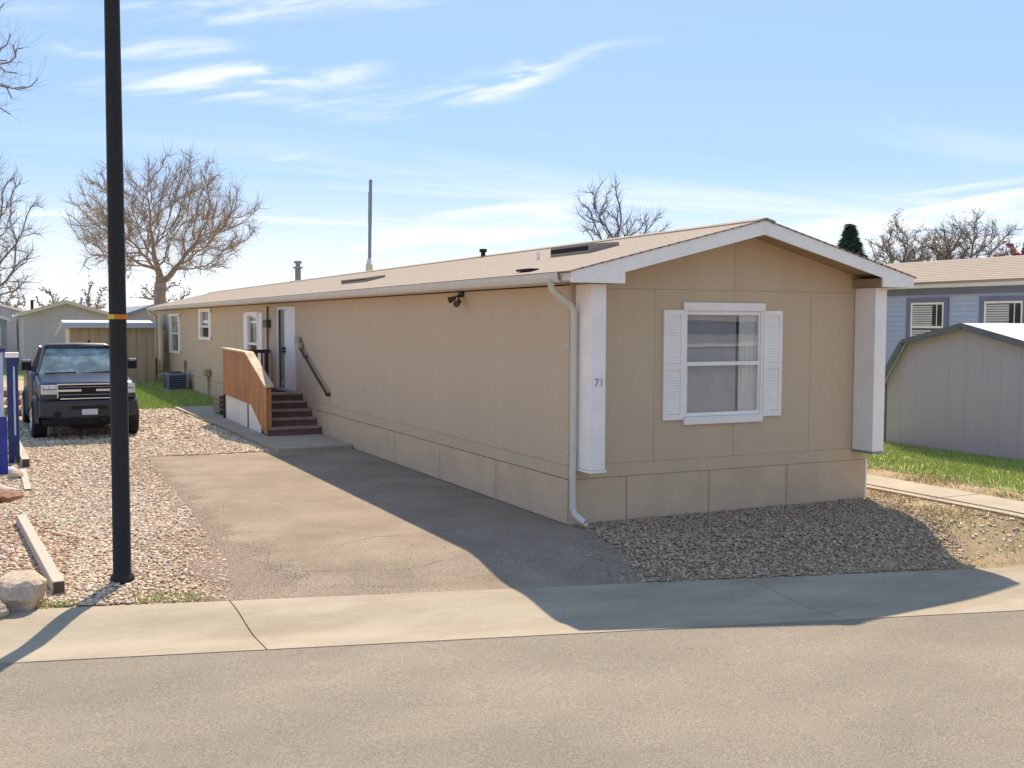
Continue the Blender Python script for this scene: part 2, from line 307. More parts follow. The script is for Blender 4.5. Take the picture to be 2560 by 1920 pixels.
# rolled concrete kerb and gutter, cast in bays
d = Vector((1, -.2735, 0)).normalized(); nrm = Vector((-d.y, d.x, 0))
_t = np.linspace(0, 1.4, 22); prof = [(float(t), float(-.058-.012*min(t/.42, 1)+(.070*(lambda q: q*q*(3-2*q))(min(max((t-.40)/.85, 0), 1))))) for t in _t]
joints = [-40, -28, -20, -14.2, -8.9, -4.44, .75, 5.9, 11, 17, 25, 40]
kerb = thing('kerb_and_gutter', 'pale concrete rolled kerb and gutter along the road edge', 'kerb', (0, 0, 0)); kerb['kind'] = 'structure'; del kerb['category']; del kerb['label']
for a, b in zip(joints[:-1], joints[1:]):
    mb = MB(); n = 9; vs = []; g = .006
    for i in range(n):
        x = a+g+(b-a-2*g)*i/(n-1); f = Vector((x, curbf(x), 0))
        for q, (t, z) in enumerate(prof):
            bk = Vector((x-.02, curbb(x-.02), 0)); p = f.lerp(bk, t/1.40); vs.append((p.x, p.y, z+.002+float(drop(p.x, min(p.y, curbb(p.x))))))
        k = len(prof)
    fs = [(i*k+j, (i+1)*k+j, (i+1)*k+j+1, i*k+j+1) for i in range(n-1) for j in range(k-1)]
    mb.add(vs, fs); top_n = len(fs)
    ring = [i*k for i in range(n)]+[(n-1)*k+q for q in range(1, k)]+[i*k+k-1 for i in range(n-2, -1, -1)]+[q for q in range(k-2, 0, -1)]
    P = [vs[q] for q in ring]; m_ = len(P); mb.add(P+[(p[0], p[1], p[2]-.25) for p in P], [(q, m_+q, m_+(q+1) % m_, (q+1) % m_) for q in range(m_)])
    ko = mb.build('kerb_bay', 'concrete', kerb)
    for q, f_ in enumerate(ko.data.polygons): f_.use_smooth = q < top_n
# asphalt driveway
def jit(pts, step, amp):
    out = []
    for (x0, y0), (x1, y1) in zip(pts[:-1], pts[1:]):
        L = math.hypot(x1-x0, y1-y0); k = max(1, int(L/step))
        for i in range(k):
            t = i/k; out.append((x0+(x1-x0)*t+random.uniform(-amp, amp), y0+(y1-y0)*t+random.uniform(-amp, amp)))
    return out+[pts[-1]]
left = [(-4.34, curbb(-4.34)-.02), (-4.24, -.2), (-4.14, 1.05), (-4.06, 2.64), (-4.02, 4.3), (-3.98, 6.2), (-3.90, 9.05)]
drive_poly = jit(left, .22, .035)+jit([(-3.90, 9.05), (-1.5, 8.75), (-.03, 8.7)], .3, .03)+[(-.03, .02)]+jit([(.06, -.25), (-.06, -.9), (-.18, -1.6), (-.34, curbb(-.34)-.02)], .15, .035)+[(-2.2, curbb(-2.2)-.02)]
MB().prism([(x, y, -.001) for x, y in drive_poly], (0, 0, -.06)).build('driveway', 'asphalt', kind='structure')
drv = bpy.data.objects['driveway']
def crack(pts, w):
    pts = jit(pts, .12, .02); mb = MB()
    L_ = [(x, y+w*random.uniform(.3, 1)/2, .003) for x, y in pts]; R_ = [(x, y-w*random.uniform(.3, 1)/2, .003) for x, y in pts]
    for i in range(len(pts)-1): mb.add([L_[i], R_[i], R_[i+1], L_[i+1]], [(0, 1, 2, 3)])
    mb.build('crack', 'crackfill', drv)
crack([(-2.9, .05), (-2.4, .35), (-2.0, .2)], .014); crack([(-3.95, 3.1), (-3.1, 3.3), (-2.4, 3.0), (-1.2, 3.4)], .010); crack([(-3.2, 5.6), (-2.2, 5.2), (-1.4, 5.7), (-.3, 5.4)], .010); crack([(-3.6, -.9), (-2.6, -1.2), (-1.9, -1.0)], .008)
# concrete pad and path by the steps
pad = thing('path', 'x', 'x'); del pad['label']; del pad['category']; pad['kind'] = 'structure'
for a, b in ((8.78, 11.6), (11.63, 14.6), (14.63, 17.4), (17.43, 19.9)):
    x0 = lambda y: -1.52-.026*(y-8.8)
    MB().prism([(x0(a), a, .07), (-.03, a, .07), (-.03, b, .07), (x0(b), b, .07)], (0, 0, -.15)).build('path_slab', 'concrete2', pad, bevel=.01)
# right side: neighbour's concrete ribbon and yard soil
rp = thing('side_path', 'x', 'x'); del rp['label']; del rp['category']; rp['kind'] = 'structure'
for a, b in ((-3.25, -.6), (-.58, 1.7), (1.72, 4.2), (4.22, 7), (7.02, 10), (10.02, 14)):
    MB().box((5.72, a, -.05), (6.50, b, .035)).build('path_slab', 'concrete2', rp, bevel=.008)
    MB().box((5.50, a, -.05), (5.66, b, .03)).build('path_edging', 'concrete2', rp, bevel=.006)
MB().sheet([(3.4, curbb(3.4)+.01, .0), (40, curbb(40)+.01, .0), (40, 40, .0), (4.95, 40, 0), (4.95, -.4, 0)]).build('dry_yard', 'soil', kind='structure')
MB().sheet([(7.35, -3.3, .005), (30, -6.9, .005), (30, 40, .005), (7.35, 40, .005)]).build('side_lawn', 'lawn', kind='structure')
MB().sheet([(-3.2, 19.95, .0), (0, 19.95, .0), (0, 46, 0), (-3.2, 46, 0)]).build('back_lawn', 'lawn', kind='structure')
MB().sheet([(-30, 38, -.004), (-3.2, 38, -.004), (-3.2, 80, -.004), (-30, 80, -.004)]).build('far_lawn', 'lawn', kind='structure')

# ------------------------------------------------------------------ the mobile home
W, L, ZE, ZS = 4.862, 37.4, 2.97, .56
RX, RZ = 2.50, 3.83                                # ridge
home = thing('mobile_home', 'long tan mobile home with white-trimmed gable end and shingle roof', 'house')
# structural core a little inside the panels
wz = lambda x: 3.12+(RZ-3.12)*((x+.31)/(RX+.31)) if x < RX else RZ-(RZ-3.16)*((x-RX)/(5.10-RX))
WIN = (1.70, 2.92, 1.25, 2.68)
core = MB()
for a, b, c, e in rects_minus(.03, W-.03, 0, 2.95, [WIN]): core.box((a, .030, c), (b, .055, e))
core.prism([(.03, .03, 2.95), (W-.03, .03, 2.95), (W-.03, .03, wz(W-.03)-.06), (RX, .03, RZ-.06), (.03, .03, wz(.03)-.06)], (0, .025, 0))
LW = [(30.6, 33.3, 1.30, 2.76), (24.05, 26.3, 1.93, 2.88), (17.1, 18.5, 1.30, 2.72), (13.30, 14.88, .87, 2.80)]
for a, b, c, e in rects_minus(.06, L-.03, 0, 2.96, LW): core.box((.030, a, c), (.055, b, e))
core.box((W-.055, .06, 0), (W-.03, L-.03, 2.96)); core.box((.06, L-.055, 0), (W-.06, L-.03, 3.0))
core.prism([(.03, L-.055, 3.0), (W-.03, L-.055, 3.0), (W-.03, L-.055, wz(W-.03)-.06), (RX, L-.055, RZ-.06), (.03, L-.055, wz(.03)-.06)], (0, .02, 0))
core.build('wall_core', 'backing', home)
bx((.06, .06, .76), (W-.06, L-.06, .80), 'inner_floor', 'dark', home)
bx((.06, .06, 2.90), (W-.06, L-.06, 2.94), 'inner_ceiling', 'blind', home)
bx((.3, 3.6, .80), (W-.3, 3.65, 2.90), 'inner_wall', 'curtain', home)
g = .0025
# gable-end panels (flat lap panels with real gaps)
cols = [0, 1.24, 2.49, 3.80, W]
for a, b in zip(cols[:-1], cols[1:]):
    mb = MB()
    for r in rects_minus(a+g, b-g, .734, 2.929, [WIN]): mb.box((r[0], 0, r[2]), (r[1], .028, r[3]))
    mb.build('siding_panel', 'siding', home)
mb = MB().prism([(0+g, 0, 2.932), (2.49-g, 0, 2.932), (2.49-g, 0, wz(2.49)-.07), (g, 0, wz(0)-.07)], (0, .028, 0)); mb.build('siding_panel', 'siding', home)
mb = MB().prism([(2.49+g, 0, 2.932), (W-g, 0, 2.932), (W-g, 0, wz(W)-.07), (2.50, 0, wz(2.5)-.07)], (0, .028, 0)); mb.build('siding_panel', 'siding', home)
# narrow vertical battens on the seams, belly band
for x in (1.24, 3.80): bx((x-.012, -.006, .735), (x+.012, -.0005, 2.925), 'batten', 'siding', home)
bx((2.478, -.006, 2.74), (2.502, -.0005, 3.70), 'batten', 'siding', home)
bx((0, -.008, ZS+.006), (W, .028, .7315), 'belly_band', 'siding', home)
sk = [0, .83, 2.11, 3.42, W]
for a, b in zip(sk[:-1], sk[1:]): bx((a+.006, -.004, 0), (b-.006, .028, ZS), 'skirting_panel', 'skirt', home)
for x in sk[1:-1]: bx((x-.02, -.010, 0), (x-.007, -.0045, ZS-.01), 'skirting_trim', 'skirt', home)
# long side wall
step = 2.12; y = .03; first = True
while y < L-.1:
    b = min(y+step, L); mb = MB()
    for r in rects_minus(y+g*.7, b-g*.7, .735, 2.955, LW): mb.box((0, r[0], r[2]), (.028, r[1], r[3]))
    mb.build('siding_panel', 'siding_long', home)
    bx((-.004, y+.006, .0), (.028, b-.006, ZS-.004), 'skirting_panel', 'skirt', home)
    if y > 1: bx((-.010, y-.028, 0), (-.0045, y-.012, ZS-.01), 'skirting_trim', 'skirt', home)
    y = b
bx((-.007, .03, ZS+.008), (.028, L, .7315), 'belly_band', 'siding_long', home)
# right and back walls, one panel run each
y = .03
while y < L-.1:
    b = min(y+4.2, L); bx((W-.028, y+g, 0), (W, b-g, 2.955), 'siding_panel', 'siding_long', home); y = b
bx((.03, L-.028, 0), (W-.03, L, 2.98), 'back_panel', 'siding', home)
# roof: deck, shingles in staggered courses
YF, YB = -.58, L+.3
EL, ER = -.31, 5.10
deck = MB().prism([(EL+.02, YF+.03, 3.06), (RX, YF+.03, RZ-.06), (ER-.02, YF+.03, 3.10), (ER-.02, YF+.03, 3.04), (RX, YF+.03, RZ-.12), (EL+.02, YF+.03, 3.00)], (0, YB-YF-.06, 0))
roof = deck.build('roof', 'soffit', home)
def courses(e, ez, r, rz):
    V = []; n = 21; sl = math.hypot(r-e, rz-ez); ux = (r-e)/sl; uz = (rz-ez)/sl; s = math.copysign(1, ux); nx, nz = -uz*s, ux*s
    rnd = random.Random(3)
    for i in range(n):
        t0 = sl*i/n-(.02 if i == 0 else 0); t1 = sl*(i+1)/n+.03; y = YF-.015-rnd.uniform(0, 3.5)
        while y < YB:
            a = max(y+.001, YF-.015); b = min(y+3.6-.001, YB+.015); y += 3.6
            if b-a < .05: continue
            h0 = .0050; h1 = .0030
            P = []
            for yy in (a, b):
                for t, h in ((t0, -.012), (t0, h0), (t1, h1), (t1, -.012)):
                    P.append((e+ux*t+nx*h, yy, ez+uz*t+nz*h))
            V.append(P)
    V = np.array(V); k = len(V); idx = np.arange(k)[:, None, None]*8
    F = np.array([(0, 1, 2, 3), (7, 6, 5, 4), (1, 5, 6, 2), (0, 4, 5, 1), (2, 6, 7, 3), (3, 7, 4, 0)])[None]+idx
    return V.reshape(-1, 3), F.reshape(-1, 4)
for e, ez, r, rz in ((EL-.02, 3.105, RX, RZ-.012), (ER+.02, 3.145, RX, RZ-.012)):
    V, F = courses(e, ez, r, rz); bulk('shingle_courses', V, F, 'shingle', roof, kind='stuff')
mb = MB()
y = YF-.02
while y < YB:
    mb.prism([(RX-.15, y, RZ-.030), (RX, y, RZ+.014), (RX+.15, y, RZ-.026), (RX+.15, y, RZ-.045), (RX, y, RZ-.008), (RX-.15, y, RZ-.05)], (0, .44, 0)); y += .45
mb.build('ridge_cap', 'shingle', roof)
# rake boards with boxed returns, front and back
for yy, nm in ((YF, 1), (YB-.03, 0)):
    MB().prism([(EL, yy, 2.97), (.42, yy, 2.97), (.42, yy, 3.105), (RX, yy, 3.63), (RX, yy, 3.815), (EL, yy, 3.098)], (0, .03, 0)).build('rake_board', 'white', home)
    MB().prism([(RX+.002, yy, 3.63), (4.53, yy, 3.125), (4.53, yy, 3.0), (ER, yy, 3.0), (ER, yy, 3.14), (RX+.002, yy, 3.815)], (0, .03, 0)).build('rake_board', 'white', home)
bx((EL, YF+.032, 2.972), (.40, -.002, 2.99), 'return_soffit', 'soffit', home)
bx((.40, YF+.032, 2.972), (.42, -.002, 3.10), 'return_cheek', 'offwhite', home)
bx((4.53, YF+.032, 3.002), (4.55, -.002, 3.12), 'return_cheek', 'soffit', home)
bx((4.55, YF+.032, 3.002), (ER, -.002, 3.02), 'return_soffit', 'soffit', home)
bx((EL, 0.0, 2.972), (-.001, YB-.04, 2.985), 'eave_soffit', 'offwhite', home)
bx((W+.001, 0.0, 3.0), (ER, YB-.04, 3.015), 'eave_soffit', 'offwhite', home)
bx((EL, YF+.032, 2.992), (EL+.02, YB-.04, 3.085), 'fascia', 'offwhite', home)
bx((ER-.02, YF+.032, 3.022), (ER, YB-.04, 3.12), 'fascia', 'offwhite', home)
gy0, gy1 = YF+.25, YB-.1
MB().prism([(EL-.002, gy0, 2.975), (EL-.035, gy0, 2.985), (EL-.055, gy0, 3.03), (EL-.065, gy0, 3.09), (EL-.055, gy0, 3.09), (EL-.045, gy0, 3.03), (EL-.03, gy0, 2.998), (EL-.002, gy0, 2.99)], (0, gy1-gy0, 0)).build('gutter', 'offwhite', home)
# corner wing posts hanging below the returns
for a, b in ((.06, .27), (4.58, 4.79)):
    wp = MB().box((a, -.40, .72), (b, -.009, 2.968 if a < 1 else 2.998)).build('wing_post', 'white', home, bevel=.008)
    bx((a-.012, -.412, .69), (b+.012, -.009, .717), 'post_base', 'white' if a < 1 else 'greymetal', home)
bx((W-.02, -.012, 0), (W+.012, -.0045, ZS), 'corner_trim', 'white', home)
tcu = bpy.data.curves.new('num', 'FONT'); tcu.body = '71'; tcu.size = .13; tcu.extrude = .003; tcu.align_x = 'CENTER'
to = bpy.data.objects.new('num', tcu); COL.objects.link(to); bpy.context.view_layer.update()
tme = bpy.data.meshes.new_from_object(to.evaluated_get(bpy.context.evaluated_depsgraph_get())); bpy.data.objects.remove(to)
no = obj('house_number', tme, 'number', home); no.location = (.175, -.404, 1.74); no.rotation_euler = (R(90), 0, 0)
# downspouts
def squaretube(path, w, name, m, parent):
    return MB().tube(path, w, 8).build(name, m, parent, smoothf=True)
squaretube([(-.36, -.16, 3.0), (-.355, -.16, 2.92), (-.30, -.15, 2.86), (-.05, -.10, 2.72), (.0, -.09, 2.63), (.0, -.09, .24), (.01, -.12, .15), (.04, -.27, .09), (.055, -.33, .075)], .042, 'downspout', 'offwhite', home)
bx((.05, -.37, .02), (.13, -.31, .035), 'splash_stone', 'concrete', home)
for z in (.9, 2.2): bx((-.05, -.045, z), (.05, -.009, z+.03), 'downspout_strap', 'offwhite', home)
squaretube([(-.36, L-.3, 3.0), (-.33, L-.3, 2.9), (-.06, L-.3, 2.70), (-.06, L-.3, .9)], .06, 'downspout', 'offwhite', home)
squaretube([(-.06, L-.3, .88), (-.06, L-.3, .05)], .07, 'drain_pipe', 'bronze', home)
# front window: trim, sashes, glass, shutters, curtain
fwi = MB()
x0, x1, z0, z1 = 1.70, 2.92, 1.28, 2.66
fwi.box((x0-.05, -.045, z1), (x1+.05, -.001, z1+.11)).box((x0-.03, -.05, z0-.10), (x1+.03, -.001, z0)).box((x0-.035, -.03, z0), (x0+.005, .05, z1)).box((x1-.005, -.03, z0), (x1+.035, .05, z1))
fw_o = fwi.build('front_window', 'white', home, bevel=.006)
s = MB().box((x0+.005, -.012, z1-.05), (x1-.005, .03, z1-.002)).box((x0+.005, -.012, 1.945), (x1-.005, .035, 1.995)).box((x0+.005, .0, z0+.002), (x1-.005, .03, z0+.05)).box((x0+.006, -.008, z0+.05), (x0+.035, .03, 1.945)).box((x1-.035, -.008, z0+.05), (x1-.006, .03, 1.945)).box((x0+.006, -.004, 1.995), (x0+.03, .03, z1-.05)).box((x1-.03, -.004, 1.995), (x1-.006, .03, z1-.05))
s.build('sash_frame', 'white', fw_o)
bx((x0+.03, .010, 1.995), (x1-.03, .016, z1-.05), 'pane', 'glass', fw_o)
bx((x0+.03, .018, z0+.05), (x1-.03, .024, 1.945), 'pane', 'glass', fw_o)
cu = []; n = 24
for i in range(n+1):
    t = i/n; cu.append((2.60+.34*t, .050+.012*math.sin(t*26)))
mb = MB()
for (xa, ya), (xb, yb) in zip(cu[:-1], cu[1:]): mb.add([(xa, ya, 1.2), (xb, yb, 1.2), (xb, yb, 2.72), (xa, ya, 2.72)], [(0, 1, 2, 3)])
mb.build('curtain', 'curtain', fw_o)
bx((1.66, .09, 2.60), (2.95, .12, 2.72), 'blind_headrail', 'blind', fw_o)
mb = MB()
for i in range(44): mb.prism([(1.72, .080, 1.30+.030*i), (1.72, .090, 1.329+.030*i), (1.72, .092, 1.329+.030*i), (1.72, .082, 1.30+.030*i)], (.86, 0, 0))
q = mb.build('blind_slats', mat('grey_blind_slat', (.30, .295, .30), .7, .15, 2), fw_o); q['kind'] = 'stuff'
for a, b in ((1.35, 1.662), (2.958, 3.27)):
    sh = MB().box((a, -.018, 1.25), (b, -.001, 2.67)).build('shutter', 'white', home)
    mb = MB().box((a, -.036, 1.25), (a+.05, -.0185, 2.67)).box((b-.05, -.036, 1.25), (b, -.0185, 2.67)).box((a+.05, -.036, 1.25), (b-.05, -.0185, 1.32)).box((a+.05, -.036, 2.60), (b-.05, -.0185, 2.67)).box((a+.05, -.036, 1.90), (b-.05, -.0185, 1.97))
    mb.build('shutter_frame', 'white', sh)
    for i in range(34):
        z = 1.335+i*.0167+(.075 if i >= 33 else 0)
    for zz0, zz1 in ((1.33, 1.89), (1.98, 2.59)):
        k = int((zz1-zz0)/.036); mb = MB()
        for i in range(k): 
            z = zz0+i*.036; mb.prism([(a+.05, -.024, z), (a+.05, -.0275, z+.003), (a+.05, -.027, z+.008), (a+.05, -.0235, z+.0355)], (b-a-.1, 0, 0))
        q = mb.build('louvre_slats', 'white', sh); q['kind'] = 'stuff'
# long-wall windows
def side_window(y0, y1, z0, z1, split, shut=0, fr=.28):
    f = MB().box((-.05, y0-.02, z1-.06), (.05, y1+.02, z1+.05)).box((-.05, y0-.02, z0-.05), (.05, y1+.02, z0+.05)).box((-.045, y0-.02, z0), (.05, y0+fr, z1)).box((-.045, y1-fr, z0), (.05, y1+.02, z1))
    o = f.build('window', 'white', home); zm = z0+(z1-z0)*split
    bx((-.03, y0+fr, zm-.03), (.045, y1-fr, zm+.03), 'sash_rail', 'white', o)
    bx((0.0, y0+fr, zm+.03), (.008, y1-fr, z1-.06), 'pane', 'glass', o); bx((.01, y0+fr, z0+.05), (.018, y1-fr, zm-.03), 'pane', 'glass', o)
    bx((.10, y0, zm+.02), (.115, y1, z1), 'blind', 'blind', o)
    if shut:
        for a, b in ((y0-shut, y0-.03), (y1+.03, y1+shut)): bx((-.035, a, z0-.02), (-.001, b, z1+.02), 'shutter', 'white', home)
side_window(30.6, 33.3, 1.30, 2.76, .5, 0, .36); side_window(24.05, 26.3, 1.93, 2.88, .42, 0, .34); side_window(17.1, 18.5, 1.30, 2.72, .42, .46, .12)
# door: frame, dark screen edge, white storm door part open
dr = MB().box((-.03, 13.22, 2.80), (.05, 14.96, 2.86)).box((-.03, 13.22, .87), (.05, 13.30, 2.80)).box((-.03, 14.88, .87), (.05, 14.96, 2.80)).build('door', 'door', home)
bx((.0, 13.30, .87), (.03, 14.34, 2.80), 'door_leaf', 'door', dr)
bx((.012, 14.34, .87), (.03, 14.88, 2.80), 'dark_screen', 'doorglass', dr)
for zz in (1.75, 1.83): bx((-.05, 14.22, zz), (-.001, 14.42, zz+.05), 'handle', 'dark', dr)
bx((-.035, 13.30, .84), (.04, 14.88, .868), 'threshold', 'greymetal', dr)
# wall handrail
hr = MB().tube([(-.09, 12.55, 1.90), (-.09, 10.36, .97)], .030, 8).build('wall_handrail', 'rail', home)
MB().box((-.13, 12.5, 1.86), (-.05, 12.72, 2.02)).box((-.12, 12.68, 1.98), (-.06, 12.95, 2.16)).build('rail_end_block', 'timber', hr)
MB().box((-.09, 10.40, .93), (-.0005, 10.50, 1.0)).box((-.09, 12.2, 1.68), (-.0005, 12.3, 1.74)).build('rail_bracket', 'bronze', hr)
# flood lamp under the eave
fl = MB().box((-.04, 3.28, 2.88), (-.0005, 3.42, 2.955)).build('flood_lamp', 'bronze', home)
for dy, dz in ((-.10, -.09), (.08, -.03)):
    MB().tube([(-.04, 3.35, 2.91), (-.09, 3.35+dy*.6, 2.90+dz*.5), (-.11, 3.35+dy, 2.88+dz)], .016, 6).tube([(-.08, 3.35+dy*.9, 2.90+dz), (-.17, 3.35+dy*1.6, 2.86+dz)], [.028, .052], 10).build('lamp_head', 'bronze', fl)
# conduits, meter, hose bib pipes
squaretube([(-.04, 15.95, .95), (-.04, 15.95, 2.9)], .022, 'conduit', 'bronze', home)
bx((-.12, 15.75, 2.35), (-.0005, 16.15, 2.55), 'porch_lamp', 'bronze', home)
squaretube([(-.05, 29.3, .05), (-.05, 29.3, 1.05)], .05, 'conduit', 'backing', home)
mt = squaretube([(-.07, 24.4, -.02), (-.07, 24.4, .75)], .035, 'conduit', 'backing', home); bx((-.2, 24.2, .70), (-.03, 24.7, .92), 'meter', 'backing', home)
bx((-.03, 34.6, 2.2), (-.001, 35.7, 2.78), 'wall_plate', 'greymetal', home)
bx((-.02, 29.1, .2), (-.0045, 30.4, .75), 'access_panel', 'skirt', home)
# roof fittings
def roofz(x): return 3.12+(RZ-3.12)*((x+.31)/(RX+.31))
def eyebrow(y0, y1, x0, x1, h, name='roof_vent'):
    za, zb = roofz(x0), roofz(x1)
    rv = MB().prism([(x0, y0, za-.03), (x0, y0, za+h), (x1, y0, zb+.04), (x1, y0, zb-.03)], (0, y1-y0, 0)).build(name, 'shingle', home)
    bx((x0-.008, y0+.03, za+.035), (x0-.001, y1-.03, za+h-.03), 'vent_louvre', 'dark', rv)
eyebrow(1.45, 2.60, 1.10, 1.58, .125); eyebrow(9.6, 11.4, .55, .95, .08); 
bx((-.18, .75, roofz(-.14)+.002), (-.05, 1.15, roofz(-.1)+.02), 'lifted_shingle', 'dark', home)
MB().tube([(2.43, 7.96, 3.76), (2.43, 7.96, 3.92)], .045, 10).tube([(2.43, 7.96, 3.90), (2.43, 7.96, 3.96)], .075, 10).build('vent_pipe', 'dark', home)
fp = MB().tube([(2.75, 23.6, 3.6), (2.75, 23.6, 4.30)], .10, 12).build('flue_pipe', 'greymetal', home, smoothf=True)
MB().tube([(2.75, 23.6, 4.27), (2.75, 23.6, 4.33)], [.16, .16], 12).tube([(2.75, 23.6, 4.33), (2.75, 23.6, 4.46)], .08, 12).tube([(2.75, 23.6, 4.44), (2.75, 23.6, 4.52)], [.14, .12], 12).build('flue_cap', 'greymetal', fp)
MB().tube([(1.05, 2.9, roofz(1.05)-.02), (1.05, 2.9, roofz(1.05)+.10)], .03, 8).build('vent_pipe', 'white', home)

# ------------------------------------------------------------------ deck and steps
dk = thing('entry_steps', 'wooden entry steps with solid cedar board railing beside the white door', 'steps', (-1.1, 11.3, 0))
dko = Vector((-1.1, 11.3, 0))
def dbx(a, b, name, m, bevel=0., par=dk):
    return MB().box(Vector(a)-dko, Vector(b)-dko).build(name, m, par, bevel=bevel)
RXo = -1.20
rz_ = [.235, .39, .545, .70, .86]; ry = [11.05, 11.45, 11.86, 12.27, 12.68, 13.0]
for i in range(5):
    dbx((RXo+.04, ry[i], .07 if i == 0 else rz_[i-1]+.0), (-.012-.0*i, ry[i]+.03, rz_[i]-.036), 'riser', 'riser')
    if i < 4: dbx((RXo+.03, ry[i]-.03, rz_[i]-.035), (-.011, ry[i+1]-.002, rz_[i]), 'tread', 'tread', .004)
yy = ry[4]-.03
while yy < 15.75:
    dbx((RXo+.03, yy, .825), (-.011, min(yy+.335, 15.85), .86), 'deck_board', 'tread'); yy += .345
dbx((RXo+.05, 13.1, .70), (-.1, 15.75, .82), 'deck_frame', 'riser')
for p in ((RXo+.025, 11.12), (RXo+.025, 13.0), (RXo+.025, 15.72)):
    top = 1.08 if p[1] < 12 else 1.76
    dbx((p[0], p[1], .07), (p[0]+.09, p[1]+.12, top), 'post', 'cedar' if p[1] < 12 else 'rail')
dbx((-.16, 15.72, .86), (-.07, 15.84, 1.76), 'post', 'rail')
# solid railing boards on the outer face
zt = lambda y: 1.13+(1.77-1.13)*(y-11.1)/(13.0-11.1) if y < 13.0 else 1.77+.03*(y-13.0)/2.9
zb = lambda y: .10+(.64-.10)*(y-11.3)/(12.65-11.3) if y < 12.65 else .64+.04*(y-12.65)/3.2
nb = 18; ys = np.linspace(11.08, 15.86, nb+1)
for a, b in zip(ys[:-1], ys[1:]):
    a2, b2 = a+.006, b-.006; off = random.uniform(-.004, .004)
    q = [(RXo+off, a2, max(.1, zb(a2))), (RXo+off, b2, max(.1, zb(b2))), (RXo+off, b2, zt(b2)), (RXo+off, a2, zt(a2))]
    MB().prism([Vector(p)-dko for p in q], (.022, 0, 0)).build('railing_board', 'cedar', dk)
for a, b in ((11.02, 13.0), (13.002, 15.9)):
    q = [(RXo-.05, a, zt(a)+.004), (RXo-.05, b, zt(b)+.004), (RXo-.05, b, zt(b)+.045), (RXo-.05, a, zt(a)+.045)]
    MB().prism([Vector(p)-dko for p in q], (.20, 0, 0)).build('cap_rail', 'cap', dk)
dbx((RXo+.03, 11.75, .07), (RXo+.045, 15.69, .74), 'skirt_panel', 'white')
dbx((RXo+.0, 15.7, .07), (RXo+.024, 15.88, .66), 'post', 'dark')
# back railing
dbx((RXo+.10, 15.74, 1.70), (-.03, 15.86, 1.79), 'back_rail', 'rail'); dbx((RXo+.10, 15.77, 1.0), (-.03, 15.83, 1.06), 'back_rail', 'rail')
for i in range(8): x = RXo+.2+i*.125; dbx((x, 15.78, 1.06), (x+.035, 15.82, 1.70), 'baluster', 'rail')
dbx((-.95, 13.2, .862), (-.25, 14.8, .875), 'door_mat', 'dark')

# things by the far steps
pt = thing('plant_pot', 'reddish brown pot standing behind the entry steps', 'pot', (-.42, 18.2, 0))
MB().tube([(0, 0, 0), (0, 0, .40), (0, 0, .401), (0, 0, .46)], [.16, .26, .29, .29], 14).build('pot', 'terracotta', pt); MB().tube([(0, 0, .41), (0, 0, .463)], .25, 14).build('soil_fill', 'dark', pt)
pt = thing('wooden_crate', 'low brown slatted crate behind the entry steps', 'crate', (-.75, 17.2, .07))
for i in range(4): bx((-.35, -.42, .03+i*.12), (.35, -.39, .13+i*.12), 'slat', 'riser', pt)
for i in range(4): bx((-.38, -.42, .03+i*.12), (-.355, .4, .13+i*.12), 'slat', 'tread', pt)
bx((-.34, -.38, .0), (.34, .38, .03), 'base', 'riser', pt)
ac = thing('air_conditioner', 'grey air conditioner cabinet on the grass near the far corner', 'air conditioner', (-.55, 28.4, 0))
bx((-.33, -.6, .06), (.33, .6, .64), 'cabinet', 'acblue', ac, .03); bx((-.42, -.9, .0), (.42, .9, .06), 'base_pad', 'backing', ac)
for i in range(6): bx((-.28, -.615, .12+i*.08), (.28, -.60, .175+i*.08), 'grille_bar', 'acdark', ac); bx((-.345, -.5, .12+i*.08), (-.33, .5, .175+i*.08), 'grille_bar', 'acdark', ac)
MB().tube([(0, 0, .64), (0, 0, .68)], .27, 16).build('fan_guard', 'acdark', ac)

# ------------------------------------------------------------------ lamp post
lp = thing('lamp_post', 'tall black tapered street pole standing in the gravel by the road', 'pole', (-5.28, -.62, 0))
MB().tube([(0, 0, -.3), (0, 0, 2.4), (0, 0, 5.2), (0, 0, 7.6)], [.086, .080, .071, .064], 12).build('shaft', 'pole', lp, smoothf=True)
MB().tube([(0, 0, -.05), (0, 0, .03), (0, 0, .07)], [.115, .115, .088], 12).build('base_collar', 'pole', lp)
def ringseg(a0, a1, r, z0, z1, n=8):
    mb = MB(); vs = []
    for i in range(n+1):
        a = a0+(a1-a0)*i/n
        for rr, z in ((r, z0), (r+.004, z0), (r+.004, z1), (r, z1)): vs.append((rr*math.cos(a), rr*math.sin(a), z))
    fs = [(i*4+j, i*4+(j+1) % 4, i*4+4+(j+1) % 4, i*4+4+j) for i in range(n) for j in range(4)]+[(0, 3, 2, 1), (n*4, n*4+1, n*4+2, n*4+3)]
    return mb.add(vs, fs)
ringseg(R(-112), R(60), .0805, 2.52, 2.565).build('orange_tag', 'orange', lp); ringseg(R(-190), R(-114), .0805, 2.52, 2.565).build('yellow_tag', 'yellow', lp)
bx((-.06, -.25, 7.45), (.06, .9, 7.58), 'lamp_head', 'pole', lp, .03)

